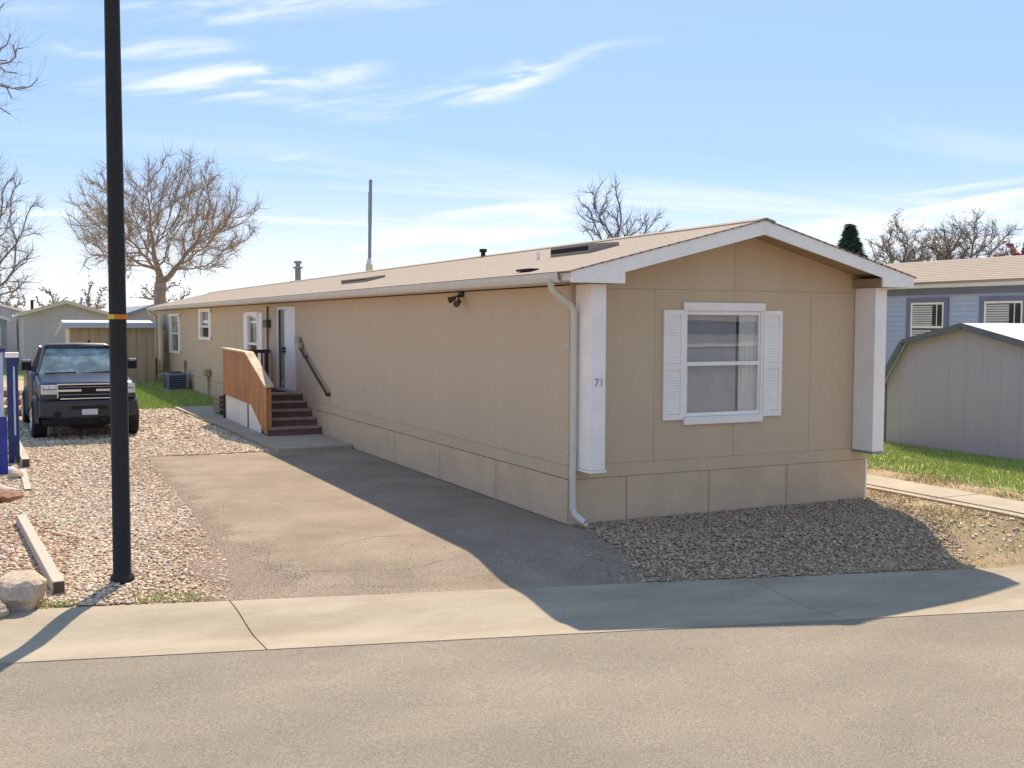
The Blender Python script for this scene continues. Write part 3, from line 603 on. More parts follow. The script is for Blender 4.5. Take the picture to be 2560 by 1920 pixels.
# ------------------------------------------------------------------ pickup truck (faces the road, -Y)
tk = thing('pickup_truck', 'dark blue pickup truck parked on the gravel behind the pole', 'pickup truck', (-4.60, 12.45, 0), R(1.5))
def loft(sections, closed_ends=True):
    mb = MB(); n = len(sections[0]); vs = [p for s in sections for p in s]
    fs = [(i*n+j, i*n+(j+1) % n, (i+1)*n+(j+1) % n, (i+1)*n+j) for i in range(len(sections)-1) for j in range(n)]
    if closed_ends: fs += [tuple(reversed(range(n))), tuple(range((len(sections)-1)*n, len(sections)*n))]
    return mb.add(vs, fs)
def sec(y, hw, z0, z1, r=.08, tuck=.03, crown=.02):
    p = [(-hw+tuck, z0), (-hw, z0+.12), (-hw, z1-r*1.2), (-hw+r*.35, z1-r*.3), (-hw+r, z1), (-hw*.5, z1+crown*.8), (0, z1+crown), (hw*.5, z1+crown*.8), (hw-r, z1), (hw-r*.35, z1-r*.3), (hw, z1-r*1.2), (hw, z0+.12), (hw-tuck, z0)]
    return [(x, y, z) for x, z in p]
# hood and front fenders
loft([sec(.10, .90, .78, 1.17, .06), sec(.16, .94, .72, 1.21, .09), sec(.5, .965, .95, 1.255, .12, .0), sec(1.0, .975, 1.0, 1.29, .12, .0), sec(1.55, .975, .62, 1.33, .10)]).build('hood', 'paint', tk, smoothf=True)
# cab lower body and bed
loft([sec(1.552, .975, .42, 1.31, .07), sec(3.6, .985, .42, 1.33, .06), sec(3.66, .985, .42, 1.33, .06)]).build('cab_body', 'paintflank', tk, smoothf=True)
loft([sec(3.68, .985, .45, 1.36, .05), sec(4.2, .985, .85, 1.36, .05, 0), sec(5.0, .985, .85, 1.36, .05, 0), sec(5.75, .98, .5, 1.36, .05)]).build('cargo_bed', 'paintflank', tk, smoothf=True)
# greenhouse
def gs(y, hw, z): return [(-hw, y, z), (hw, y, z)]
base_f, base_r, top_f, top_r = (1.62, .90, 1.335), (3.62, .90, 1.345), (2.32, .70, 1.93), (3.35, .70, 1.93)
B = [(-.90, 1.60, 1.335), (.90, 1.60, 1.335), (.90, 3.62, 1.345), (-.90, 3.62, 1.345)]
T = [(-.69, 2.34, 1.90), (.69, 2.34, 1.90), (.69, 3.36, 1.90), (-.69, 3.36, 1.90)]
MB().add([B[0], B[1], T[1], T[0]], [(0, 1, 2, 3)]).build('windshield', 'reflectglass', tk)
MB().add([(-.885, 1.66, 1.34), (-.885, 3.58, 1.35), (-.69, 3.34, 1.89), (-.69, 2.36, 1.89)], [(0, 1, 2, 3)]).build('side_window', 'darkglass', tk)
MB().add([(.885, 1.66, 1.34), (.885, 3.58, 1.35), (.69, 3.34, 1.89), (.69, 2.36, 1.89)], [(3, 2, 1, 0)]).build('side_window', 'darkglass', tk)
MB().add([(-.88, 3.62, 1.35), (.88, 3.62, 1.35), (.68, 3.37, 1.9), (-.68, 3.37, 1.9)], [(0, 1, 2, 3)]).build('rear_window', 'darkglass', tk)
loft([[(x, 2.30, z) for x, z in ((-.70, 1.885), (-.68, 1.93), (-.58, 1.955), (0, 1.965), (.58, 1.955), (.68, 1.93), (.70, 1.885))],
      [(x, 2.6, z) for x, z in ((-.73, 1.89), (-.70, 1.96), (-.58, 1.99), (0, 2.005), (.58, 1.99), (.70, 1.96), (.73, 1.89))],
      [(x, 3.40, z) for x, z in ((-.71, 1.885), (-.68, 1.95), (-.58, 1.975), (0, 1.985), (.58, 1.975), (.68, 1.95), (.71, 1.885))]]).build('cab_roof', 'paintflank', tk, smoothf=True)
for s in (-1, 1):
    for pa, pb, pr in (((s*.90, 1.60, 1.33), (s*.70, 2.33, 1.90), .035), ((s*.895, 2.62, 1.34), (s*.715, 2.66, 1.9), .03), ((s*.89, 3.6, 1.34), (s*.70, 3.36, 1.9), .05)): MB().tube([pa, pb], pr, 6).build('pillar', 'paintflank', tk)
    MB().box((s*1.00, 1.72, 1.42), (s*1.20, 1.80, 1.64)).box((s*.94, 1.75, 1.46), (s*1.02, 1.79, 1.50)).build('mirror', 'tyre', tk, bevel=.03)
    MB().box((s*1.02, 1.70, 1.60), (s*1.18, 1.76, 1.655)).build('mirror_cap', 'greymetal', tk, bevel=.015)
    # fender flare
    arcs = [(math.cos(t), math.sin(t)) for t in np.linspace(R(-5), R(185), 13)]
    for yc in (.95, 4.55):
        mb = MB(); P = [(s*.955, yc+.52*c, .40+.52*k) for c, k in arcs]; Q = [(s*1.03, yc+.50*c, .40+.50*k) for c, k in arcs]; Rr = [(s*1.03, yc+.45*c, .40+.45*k) for c, k in arcs]
        vs = P+Q+Rr; n = len(P); mb.add(vs, [(i, i+1, n+i+1, n+i) for i in range(n-1)]+[(n+i, n+i+1, 2*n+i+1, 2*n+i) for i in range(n-1)])
        mb.build('fender_flare', 'paintflank', tk, smoothf=True)
    # headlight: tall stacked lens with turn lamp
    hl = MB().box((s*.925, .05, .975), (s*.60, .17, 1.175)).build('headlight', 'lamp', tk, bevel=.012)
    MB().box((s*.89, .045, 1.075), (s*.61, .054, 1.088)).build('lamp_divider', 'dark', hl)
    MB().tube([(s*.82, .05, 1.125), (s*.82, .044, 1.125)], .035, 12).tube([(s*.69, .05, 1.125), (s*.69, .044, 1.125)], .035, 12).build('lamp_bulb', 'chrome', hl)
    MB().box((s*.90, .06, .88), (s*.60, .15, .975)).build('turn_lamp', 'bumper', tk, bevel=.01)
    MB().tube([(s*.62, -.03, .56), (s*.62, -.042, .56)], .07, 12).build('fog_lamp', 'dark', tk)
    MB().box((s*.22, -.085, .40), (s*.33, -.02, .48)).build('tow_hook', 'dark', tk)
    for yc in (.95, 4.55):
        wl = MB().tube([(s*.78, yc, .41), (s*.80, yc, .41), (s*1.04, yc, .41), (s*1.07, yc, .41)], [.37, .41, .41, .37], 24).build('wheel', 'tyre', tk, smoothf=False)
        MB().tube([(s*1.06, yc, .41), (s*1.075, yc, .41)], [.265, .25], 20).build('rim', 'rim', wl)
        mb = MB()
        for k in range(6):
            a = k*math.pi/3; mb.tube([(s*1.078, yc+.07*math.cos(a), .40+.07*math.sin(a)), (s*1.078, yc+.2*math.cos(a), .40+.2*math.sin(a))], .022, 5)
        mb.build('rim_spokes', 'chrome', wl)
    MB().box((s*.985, 1.75, .48), (s*.992, 1.757, 1.28)).box((s*.985, 2.64, .48), (s*.992, 2.647, 1.28)).build('door_seam', 'dark', tk)
    MB().box((s*.985, 2.45, 1.10), (s*1.01, 2.6, 1.14)).build('door_handle', 'chrome', tk)
    MB().box((s*.95, 1.9, .36), (s*1.06, 3.6, .41)).build('side_step', 'dark', tk)
# grille, bumper, plate
bx((-.60, .07, .86), (.60, .12, 1.165), 'grille_back', 'dark', tk)
MB().box((-.62, .035, 1.165), (.62, .11, 1.195)).box((-.56, .035, .865), (.56, .10, .895)).box((-.60, .045, 1.025), (-.14, .10, 1.075)).box((.14, .045, 1.025), (.60, .10, 1.075)).box((-.62, .04, .895), (-.595, .10, 1.165)).box((.595, .04, .895), (.62, .10, 1.165)).build('grille_frame', 'chrome', tk, bevel=.006)
for z in (.955, 1.115): bx((-.59, .06, z), (.59, .075, z+.012), 'grille_bar', 'greymetal', tk)
MB().prism([(-.13, .055, 1.03), (-.03, .055, 1.03), (-.02, .055, 1.015), (.02, .055, 1.015), (.03, .055, 1.03), (.13, .055, 1.03), (.13, .055, 1.07), (.03, .055, 1.07), (.02, .055, 1.085), (-.02, .055, 1.085), (-.03, .055, 1.07), (-.13, .055, 1.07)], (0, -.02, 0)).build('emblem', 'dark', tk)
def bs(y, hw, z0, z1): return [(x*hw, y+abs(x)**3*.14, z) for x, z in ((-1, z0+.04), (-1, z1), (-.6, z1), (0, z1), (.6, z1), (1, z1), (1, z0+.04), (.6, z0), (0, z0), (-.6, z0))]
loft([bs(.16, .96, .46, .84), bs(-.02, .96, .46, .84), bs(-.06, .94, .50, .80)]).build('bumper', 'bumper', tk, bevel=.0)
loft([bs(.16, .90, .33, .455), bs(.0, .92, .33, .455)]).build('air_dam', 'tyre', tk)
bx((-.36, -.068, .66), (.36, -.055, .73), 'bumper_slot', 'dark', tk)
bx((-.155, -.080, .545), (.155, -.069, .665), 'licence_plate', 'plate', tk)
bx((-.85, .2, .30), (.85, 5.3, .42), 'chassis', 'dark', tk); bx((-.30, .2, .22), (.30, .9, .32), 'axle_guard', 'dark', tk)
MB().tube([(-.75, 1.55, 1.345), (-.1, 1.62, 1.365)], .012, 5).tube([(.0, 1.55, 1.345), (.62, 1.62, 1.365)], .012, 5).build('wipers', 'dark', tk)
MB().tube([(.3, 2.9, 1.99), (.3, 2.9, 2.05)], [.04, .02], 8).build('roof_antenna', 'dark', tk)

# ------------------------------------------------------------------ left edge: blue fence, timbers, rocks
fb = thing('blue_gate', 'bright blue panel with pale upper half at the yard edge', 'fence', (-6.22, 7.6, 0))
bx((-1.3, -.02, .0), (.02, .03, .95), 'lower_panel', 'fenceblue', fb); bx((-1.3, -.01, .96), (-.02, .025, 2.0), 'upper_panel', 'paleblue', fb)
bx((-1.32, -.04, 2.0), (.02, .05, 2.06), 'top_rail', 'navy', fb)
fp2 = thing('blue_post', 'navy blue square post with white cap beside the pale blue panel', 'post', (-6.08, 9.1, 0))
bx((-.10, -.08, 0), (.08, .08, 1.86), 'shaft', 'navy', fp2); bx((-.12, -.10, 1.86), (.10, .10, 1.95), 'cap', 'white', fp2, .015); bx((.0, -.085, .5), (.03, -.081, 1.7), 'groove', 'paleblue', fp2)
fp3 = thing('garden_stake', 'thin pale green stake behind the navy post', 'stake', (-6.05, 11.2, 0)); bx((-.035, -.03, 0), (.035, .03, 1.45), 'shaft', mat('pale_green_stake', (.42, .46, .26), .8, .2), fp3)
def log(name, label, a, b, w, h, rz=0.):
    a, b = Vector(a), Vector(b); o = thing(name, label, 'timber', a, math.atan2(b.y-a.y, b.x-a.x), 'landscape timbers edging the gravel'); Ln = (b-a).length
    MB().box((.006, -w/2, 0), (Ln, w/2, h)).build('beam', 'timber', o, bevel=.012); MB().box((0, -w/2+.008, .008), (.0055, w/2-.008, h-.008)).build('end_grain', 'timber_end', o)
log('landscape_timber', 'long pale weathered timber edging the gravel, nearest the road', (-5.86, -.92, 0), (-6.10, 2.95, 0), .11, .115)
log('landscape_timber', 'half-buried pale timber strip between the two rock groups', (-5.96, 5.6, -.06), (-5.98, 8.0, -.06), .10, .10)
log('landscape_timber', 'pale timber running towards the truck wheel beside the blue post', (-5.92, 8.4, 0), (-6.02, 11.6, 0), .13, .15)
def rock(name, label, loc, size, m, seed, cat='rock', n=3):
    r_ = np.random.default_rng(seed); me = bpy.data.meshes.new(name)
    import bmesh
    bm = bmesh.new(); bmesh.ops.create_icosphere(bm, subdivisions=n, radius=1.)
    dirs = r_.normal(size=(9, 3)); dirs /= np.linalg.norm(dirs, axis=1)[:, None]; hs = r_.uniform(.62, .95, 9); ph = r_.uniform(0, 6, 6)
    for v in bm.verts:
        p = np.array(v.co); k = 1.
        for dd, h in zip(dirs, hs):
            t = p@dd
            if t > h: p = p-dd*(t-h)*.85
        p = p*(1+.04*math.sin(5*p[0]+ph[0])*math.sin(6*p[1]+ph[1])+.03*math.sin(11*p[2]+ph[2]+4*p[0]))
        v.co = (p[0]*size[0], p[1]*size[1], p[2]*size[2])
    bm.to_mesh(me); bm.free(); o = obj(name, me, m); o.location = loc; o.rotation_euler = (0, 0, r_.uniform(0, 3))
    return tag(o, label, cat)
rock('boulder', 'large tan and grey boulder on the kerb beside the pale timber end', (-6.18, -1.22, .10), (.26, .24, .21), 'boulder', 3)
rock('boulder', 'tan boulder cut by the photo edge, next to the larger boulder', (-6.52, -1.18, .10), (.24, .22, .22), 'boulder', 5)
rock('boulder', 'small dark-hollowed rock in front of the boulders', (-6.40, -1.50, .05), (.13, .10, .09), 'boulder', 8)
rock('flat_rock', 'reddish flat rock lying across the gravel edge', (-6.30, 4.9, .03), (.42, .22, .13), 'redrock', 11)
rock('flat_rock', 'pale flat rock ledge behind the reddish rock', (-6.42, 5.6, .03), (.40, .25, .12), 'boulder', 13)
for i, (x, y, s_) in enumerate([(-6.16, 7.75, .10), (-6.22, 9.6, .10), (-6.28, 8.3, .09), (-6.1, 7.1, .13)]):
    rock('garden_stone', ['small white stone below the blue panel corner', 'white stone at the foot of the navy post', 'pale stone between blue panel and navy post', 'tan stone in front of the blue panel'][i], (x, y, s_*.4), (s_, s_*.9, s_*.75), 'white' if i < 3 else 'boulder', 20+i, 'stone', 2)

# ------------------------------------------------------------------ gravel, weeds, grass
ICO = None
def pebbles(name, poly, dens, smin, smax, m, seed, keep=None, zz=0.):
    r_ = np.random.default_rng(seed); P = np.array(poly); lo, hi = P.min(0), P.max(0); n = int((hi-lo).prod()*dens)
    p = r_.uniform(lo, hi, (n, 2)); p = p[inside(p, poly)]
    if keep is not None: p = p[keep(p, r_)]
    n = len(p); t = (1+5**.5)/2
    iv = np.array([(-1, t, 0), (1, t, 0), (-1, -t, 0), (1, -t, 0), (0, -1, t), (0, 1, t), (0, -1, -t), (0, 1, -t), (t, 0, -1), (t, 0, 1), (-t, 0, -1), (-t, 0, 1)])/math.sqrt(1+t*t)
    iF = np.array([(0, 11, 5), (0, 5, 1), (0, 1, 7), (0, 7, 10), (0, 10, 11), (1, 5, 9), (5, 11, 4), (11, 10, 2), (10, 7, 6), (7, 1, 8), (3, 9, 4), (3, 4, 2), (3, 2, 6), (3, 6, 8), (3, 8, 9), (4, 9, 5), (2, 4, 11), (6, 2, 10), (8, 6, 7), (9, 8, 1)])
    V = iv[None]*(1+r_.uniform(-.18, .18, (n, 12, 1))); s = smin+(smax-smin)*r_.random((n, 1))**1.6
    sc3 = np.concatenate([s*r_.uniform(.9, 1.4, (n, 1)), s*r_.uniform(.8, 1.1, (n, 1)), s*r_.uniform(.32, .6, (n, 1))], 1)
    V = V*sc3[:, None]; a = r_.uniform(0, 6.28, n); tl = r_.uniform(-.35, .35, n)
    c, s_ = np.cos(tl)[:, None], np.sin(tl)[:, None]; V = np.stack([V[..., 0]*c-V[..., 2]*s_, V[..., 1], V[..., 0]*s_+V[..., 2]*c], -1)
    c, s_ = np.cos(a)[:, None], np.sin(a)[:, None]; V = np.stack([V[..., 0]*c-V[..., 1]*s_, V[..., 0]*s_+V[..., 1]*c, V[..., 2]], -1)
    V[..., 0] += p[:, 0:1]; V[..., 1] += p[:, 1:2]; V[..., 2] += zz+(sc3[:, 2:3]*r_.uniform(.0, .7, (n, 1)))
    F = iF[None]+(np.arange(n)*12)[:, None, None]
    return bulk(name, V.reshape(-1, 3), F.reshape(-1, 3), m, smoothf=True, kind='stuff')
ldr = lambda y: np.interp(y, [-1.99, -.2, 1.05, 2.64, 4.3, 6.2, 9.05], [-4.38, -4.24, -4.14, -4.06, -4.02, -3.98, -3.90])
gl = [(-6.9, curbb(-6.9)+.12), (-4.42, curbb(-4.42)+.06), (-4.2, 0), (-4.0, 4), (-3.9, 9.1), (-1.66, 8.9), (-1.75, 16), (-1.8, 20), (-7, 20)]
def keepL(p, r_):
    e = (ldr(p[:, 1])-p[:, 0]); k = r_.random(len(p)); near = np.clip(e/1.0, 0, 1)
    prob = np.where(p[:, 1] < 9, np.where(p[:, 1] < 1.6, .10+.90*near**1.3, .35+.65*np.clip(e/.45, 0, 1)), 1.)
    return k < prob
gA = [q for q in gl if q[1] < 6]
pebbles('gravel', [(-6.9, curbb(-6.9)+.10), (-4.40, curbb(-4.42)+.05), (-4.2, 0), (-4.0, 5.0), (-6.9, 5.0)], 2000, .009, .025, 'pebble', 1, keepL)
pebbles('gravel', [(-6.9, 5.0), (-4.0, 5.0), (-3.88, 9.1), (-1.62, 8.95), (-1.66, 12), (-6.9, 12)], 1000, .012, .030, 'pebble', 2, keepL)
pebbles('gravel', [(-6.9, 12), (-1.66, 12), (-1.8, 20), (-6.9, 20.6)], 320, .025, .055, 'pebble', 3)
pebbles('red_gravel', [(-6.9, -1.1), (-5.95, -1.0), (-5.75, .2), (-5.5, 1.4), (-5.9, 3.4), (-6.9, 4.5)], 330, .010, .028, 'redstone', 4, zz=.008)
gfront = [(-.02, -.02), (W+.05, -.02), (W+.1, -.5), (4.5, -1.5), (3.7, curbb(3.7)+.05), (0, curbb(0)+.04), (-.40, curbb(-.4)+.05), (-.16, -1.6), (-.05, -.9), (.06, -.25)]
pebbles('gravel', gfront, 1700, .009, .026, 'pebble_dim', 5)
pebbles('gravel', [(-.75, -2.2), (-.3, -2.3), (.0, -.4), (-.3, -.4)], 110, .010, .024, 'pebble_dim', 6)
pebbles('gravel', [(W, -.4), (5.5, .5), (5.5, -3.1), (3.4, curbb(3.4)+.05)], 130, .012, .03, 'pebble', 9)
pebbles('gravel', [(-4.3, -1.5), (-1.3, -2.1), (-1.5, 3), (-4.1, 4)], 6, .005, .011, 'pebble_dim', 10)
def grit(name, cx, cy, sx, sy, n, m, seed, zz=.0):          # washed-out sand and fines, thinning outwards
    r_ = np.random.default_rng(seed); p = r_.normal(size=(n, 2))*np.array([sx, sy])+np.array([cx, cy]); p[:, 0] += .10*np.sin(p[:, 1]*5)+.07*np.sin(p[:, 1]*11+1)
    p = p[p[:, 1] > curbb(p[:, 0])+.02]; n = len(p); s_ = r_.uniform(.004, .010, n); ov = np.array([(1, 0, 0), (-.5, .87, 0), (-.5, -.87, 0), (0, 0, .6)])
    a = r_.uniform(0, 6.28, n); c, q = np.cos(a)[:, None], np.sin(a)[:, None]; V = ov[None]*s_[:, None, None]*np.array([1.5, 1.2, 1])
    V = np.stack([V[..., 0]*c-V[..., 1]*q+p[:, :1], V[..., 0]*q+V[..., 1]*c+p[:, 1:], V[..., 2]+zz], -1); F = np.array([(0, 1, 3), (1, 2, 3), (2, 0, 3)])[None]+(np.arange(n)*4)[:, None, None]
    return bulk(name, V.reshape(-1, 3), F.reshape(-1, 3), m, kind='stuff')
grit('sand', -4.22, -.9, .22, .75, 26000, 'sandgrit', 71); grit('sand', -4.08, 1.6, .10, 1.6, 9000, 'sandgrit', 72); grit('sand', -3.5, -1.72, .45, .12, 5000, 'sandgrit', 73); grit('sand', -3.98, 6, .09, 1.8, 4000, 'sandgrit', 74)
def blades(name, poly, dens, h0, h1, w, m, seed, keep=None, lean=.5, z=0.):
    r_ = np.random.default_rng(seed); P = np.array(poly); lo, hi = P.min(0), P.max(0); n = int((hi-lo).prod()*dens)
    p = r_.uniform(lo, hi, (n, 2)); p = p[inside(p, poly)]
    if keep is not None: p = p[keep(p, r_)]
    n = len(p); a = r_.uniform(0, 6.28, n); h = r_.uniform(h0, h1, n); la = r_.uniform(0, 6.28, n); ll = h*r_.uniform(0, lean, n)
    dx, dy = np.cos(a)*w/2, np.sin(a)*w/2; zz = np.full(n, z)
    V = np.stack([np.stack([p[:, 0]-dx, p[:, 1]-dy, zz], 1), np.stack([p[:, 0]+dx, p[:, 1]+dy, zz], 1), np.stack([p[:, 0]+np.cos(la)*ll, p[:, 1]+np.sin(la)*ll, z+h], 1)], 1)
    return bulk(name, V.reshape(-1, 3), np.arange(3*n).reshape(-1, 3), m, kind='stuff')
def patch(f, th):
    def k(p, r_):
        v = np.sin(p[:, 0]*f+1.3*np.sin(p[:, 1]*f*.7))+np.sin(p[:, 1]*f*1.3+.8*np.sin(p[:, 0]*f*.9+2))
        return v+r_.normal(0, .7, len(p)) > th
    return k
blades('lawn_grass', [(6.9, -2.4), (14, -4), (14, 9), (6.9, 9)], 900, .03, .09, .014, 'grass', 31, lambda p, r_: (p[:, 0]+r_.normal(0, .25, len(p)) > 7.5) )
blades('lawn_grass', [(-3.2, 19.9), (-.02, 19.9), (-.02, 40), (-3.2, 40)], 420, .04, .12, .025, 'grass', 32)
blades('dry_grass', [(W+.05, -.6), (5.48, -.6), (5.48, 8), (W+.05, 8)], 700, .02, .07, .010, 'drygrass', 33)
blades('dry_grass', [(3.4, curbb(3.4)+.05), (4.7, -.6), (5.48, -.6), (5.48, curbb(5.48)+.05)], 1000, .02, .07, .010, 'drygrass', 34, patch(2.2, -.6))
blades('dry_grass', [(6.9, -2.4), (11, -4), (11, 7), (6.9, 7)], 160, .03, .08, .014, 'drygrass', 45, patch(1.3, .5))
blades('dry_grass', [(6.52, -3.3), (7.6, -3.5), (7.6, 9), (6.52, 9)], 600, .02, .07, .012, 'drygrass', 35, patch(2.5, -.8))
blades('weeds', [(4.2, -2.95), (5.46, -3.15), (5.46, -1.2), (4.6, -1.8)], 380, .02, .06, .012, 'grass', 36, patch(3.1, .4))
blades('weeds', [(-6.05, -1.36), (-5.72, -1.41), (-5.7, -1.15), (-6.0, -1.05)], 2600, .02, .09, .012, 'grass', 37, patch(6, -.2))
blades('weeds', [(-5.5, -1.44), (-4.6, -1.59), (-4.75, -1.25), (-5.35, -.9)], 1400, .02, .08, .011, 'grass', 38, patch(5, .1))
blades('dry_weeds', [(-5.6, -1.43), (-4.5, -1.61), (-4.6, -1.25), (-5.4, -.9)], 900, .015, .05, .010, 'drygrass', 39, patch(4, .1))
blades('weeds', [(-6.9, 8.0), (-5.9, 8.2), (-6.0, 20), (-7.5, 20)], 160, .05, .25, .02, 'grass', 40, patch(1.6, .2))
blades('weeds', [(-5.2, 10.8), (-4.3, 10.8), (-4.3, 11.6), (-5.3, 11.5)], 240, .02, .06, .014, 'grass', 41)
blades('weeds', [(3.0, curbb(3)+.05), (4.4, curbb(4.4)+.1), (3.9, -2.2), (2.8, -2.4)], 350, .02, .05, .012, 'drygrass', 42, patch(4, .3))

import bmesh
for o in list(bpy.data.objects):                  # fit everything lying on the front yards to the fall of the street
    st_ = o.name.split('.')[0]
    if o.type != 'MESH' or st_ not in ('yard', 'driveway', 'crack', 'dry_yard', 'side_lawn', 'path_slab', 'path_edging', 'gravel', 'red_gravel', 'sand', 'weeds', 'dry_weeds', 'dry_grass', 'lawn_grass'): continue
    me = o.data
    if st_ in ('yard', 'driveway', 'dry_yard', 'side_lawn', 'path_slab', 'path_edging'):
        bm = bmesh.new(); bm.from_mesh(me)
        for ax, vals in ((0, np.arange(-6.5, 14, .8)), (1, np.arange(-6, 1.2, .3))):
            for v_ in vals:
                co = Vector((v_, 0, 0)) if ax == 0 else Vector((0, v_, 0)); no_ = Vector((1, 0, 0)) if ax == 0 else Vector((0, 1, 0))
                bmesh.ops.bisect_plane(bm, geom=bm.verts[:]+bm.edges[:]+bm.faces[:], plane_co=co, plane_no=no_)
        bm.to_mesh(me); bm.free()
    V = np.empty(len(me.vertices)*3, np.float32); me.vertices.foreach_get('co', V); V = V.reshape(-1, 3); V[:, 2] += drop(V[:, 0], V[:, 1]); me.vertices.foreach_set('co', V.ravel()); me.update()
blades('dry_shrub', [(-.75, 32.2), (-.1, 32.2), (-.1, 36), (-.75, 36)], 60, .4, 1.5, .03, 'drygrass', 44, lean=.25)
# ------------------------------------------------------------------ background left
def gable_house(name, label, x0, x1, y0, y1, ze, zr, wallm, roofm, trimm, ov=.25, wins=()):
    t = thing(name, label, 'house', ((x0+x1)/2, y0, 0)); c = (x0+x1)/2; hw = (x1-x0)/2; Ly = y1-y0
    MB().prism([(-hw, 0, -.2), (hw, 0, -.2), (hw, 0, ze), (0, 0, zr-.06), (-hw, 0, ze)], (0, Ly, 0)).build('wall', wallm, t)
    s = (zr-ze)/hw; r = MB()
    r.prism([(-hw-ov, -ov, ze-s*ov), (0, -ov, zr), (0, -ov, zr-.12), (-hw-ov, -ov, ze-s*ov-.12)], (0, Ly+2*ov, 0)); r.prism([(hw+ov, -ov, ze-s*ov), (0, -ov, zr), (0, -ov, zr-.12), (hw+ov, -ov, ze-s*ov-.12)], (0, Ly+2*ov, 0))
    ro = r.build('roof', roofm, t)
    for sg in (-1, 1):
        MB().prism([(sg*(hw+ov), -ov-.03, ze-s*ov+.01), (sg*.003, -ov-.03, zr+.01), (sg*.003, -ov-.03, zr-.16), (sg*(hw+ov), -ov-.03, ze-s*ov-.16)], (0, .03, 0)).build('rake_board', trimm, t)
    for a, b, c_, d_ in wins: 
        w = MB().box((a, -.03, c_), (b, -.001, d_)).build('window', 'white', t); bx((a+.06, -.036, c_+.06), (b-.06, -.0305, d_-.06), 'pane', 'darkglass', w)
    for i in range(1, int(2*hw/.4)):
        x = -hw+i*.4; zt_ = ze+(hw-abs(x))*s-.2; bx((x-.012, -.008, -.1), (x+.012, -.0008, zt_), 'siding_batten', wallm, t)
    return t
gh = gable_house('grey_house', 'pale grey gable-ended house behind the parked truck', -5.12, -1.25, 45.5, 66, 2.95, 3.52, 'greywall', 'whiteroof', 'beigetrim')
MB().tube([(-1.5, 1.5, 3.0), (-1.5, 1.5, 3.55)], .07, 8).build('vent_pipe', 'dark', gh); MB().tube([(.9, 3, 3.2), (.9, 3, 3.75)], .05, 8).build('vent_pipe', 'greymetal', gh)
ph = gable_house('pale_house', 'pale grey gable house farther back at the far left', -9.4, -5.75, 60, 80, 2.7, 3.3, 'greywall2', 'whiteroof', 'white', wins=((1.1, 1.5, 1.0, 2.1),))
gable_house('white_roof_house', 'long house whose bright white roof shows above the grey house', -10.0, -3.6, 84, 99, 3.2, 4.1, 'greywall2', 'whiteroof', 'white')
gable_house('slate_roof_house', 'house with slate grey roof between pole and far corner', -.2, 5.2, 58, 75, 2.6, 3.55, 'greywall2', 'blueroof', 'blueroof')
sh = thing('garden_shed', 'small tan garden shed with pale flat eave, behind the truck', 'shed', (-2.25, 33.2, 0))
for i in range(9): bx((-1.50+i*.352, 0, -.1), (-1.50+(i+1)*.352-.012, .03, 2.28), 'wall_board', 'beige', sh)
bx((-1.5, .031, -.1), (1.66, 2.5, 2.28), 'wall', 'backing', sh)
bx((-1.53, -.001, -.1), (-1.505, 2.5, 2.2), 'side_wall', 'beigetrim', sh)
MB().prism([(-1.75, -.25, 2.30), (-1.75, -.25, 2.42), (-1.75, 1.3, 2.54), (-1.75, 2.8, 2.42), (-1.75, 2.8, 2.30), (-1.75, 1.3, 2.42)], (3.5, 0, 0)).build('roof', 'shedroof', sh)
bx((-1.76, -.275, 2.24), (1.75, -.251, 2.44), 'fascia', 'shedroof', sh)
MB().prism([(-1.78, -.3, 2.45), (-1.78, -.3, 2.34), (-2.02, -.3, 1.93), (-2.06, -.3, 1.98)], (0, .2, 0)).build('side_rake', 'beigetrim', sh)
# board fence remnants at far left
wf = thing('board_fence', 'dark weathered plank fence at the far left behind the blue panel', 'fence', (-8.2, 22, 0))
for i in range(9): bx((-1.2+i*.33, 0, 0), (-1.2+(i+1)*.33-.02, .03, 1.75+.05*math.sin(i*2.3)), 'plank', 'timber' if i % 3 == 0 else 'riser', wf)
bx((-1.3, -.05, 1.95), (1.9, .0, 2.12), 'top_rail', 'timber_end', wf); bx((-1.3, -.06, 1.55), (1.9, -.002, 1.62), 'mid_rail', 'timber_end', wf)
for x in (-.3, .85, 1.75): bx((x, -.08, 0), (x+.11, -.061, 2.2), 'post', 'timber_end', wf)
st = thing('stone_stack', 'low pile of pale stones and brick left of the truck', 'stone pile', (-6.2, 19.5, 0))
for i in range(12):
    q = rock('stone', '', (random.uniform(-.5, .45), random.uniform(-.3, .3), .12+.24*(i//4)), (.24, .2, .15), 'boulder' if i % 3 else 'redrock', 60+i, n=1); q.parent = st; del q['label']; del q['category']

# ------------------------------------------------------------------ background right: blue house and gambrel shed
bh = thing('blue_house', 'slate blue house with tan shingle roof beyond the grey shed', 'house', (14, 4, 0))
y0, y1 = -9.0, 9.5
MB().box((0, y0, 0), (5, y1, 3.30)).build('wall', 'bluewall', bh)
for i in range(24): bx((-.012, y0, .25+i*.122), (-.001, y1, .25+i*.122+.10), 'lap_board', 'bluewall', bh)
bx((-.03, y0, 3.20), (-.013, y1, 3.36), 'frieze_board', 'bluetrim', bh)
bx((-.40, y0-.3, 3.36), (-.37, y1+.3, 3.50), 'fascia', 'offwhite', bh); bx((-.37, y0-.3, 3.36), (0, y1+.3, 3.375), 'eave_soffit', 'white', bh)
V = []
rb = MB().prism([(-.42, y0-.3, 3.49), (2.5, y0-.3, 4.20), (5.4, y0-.3, 3.49), (5.4, y0-.3, 3.44), (2.5, y0-.3, 4.14), (-.42, y0-.3, 3.44)], (0, y1-y0+.6, 0)).build('roof', 'shingle', bh)
mb = MB(); rr = random.Random(5)
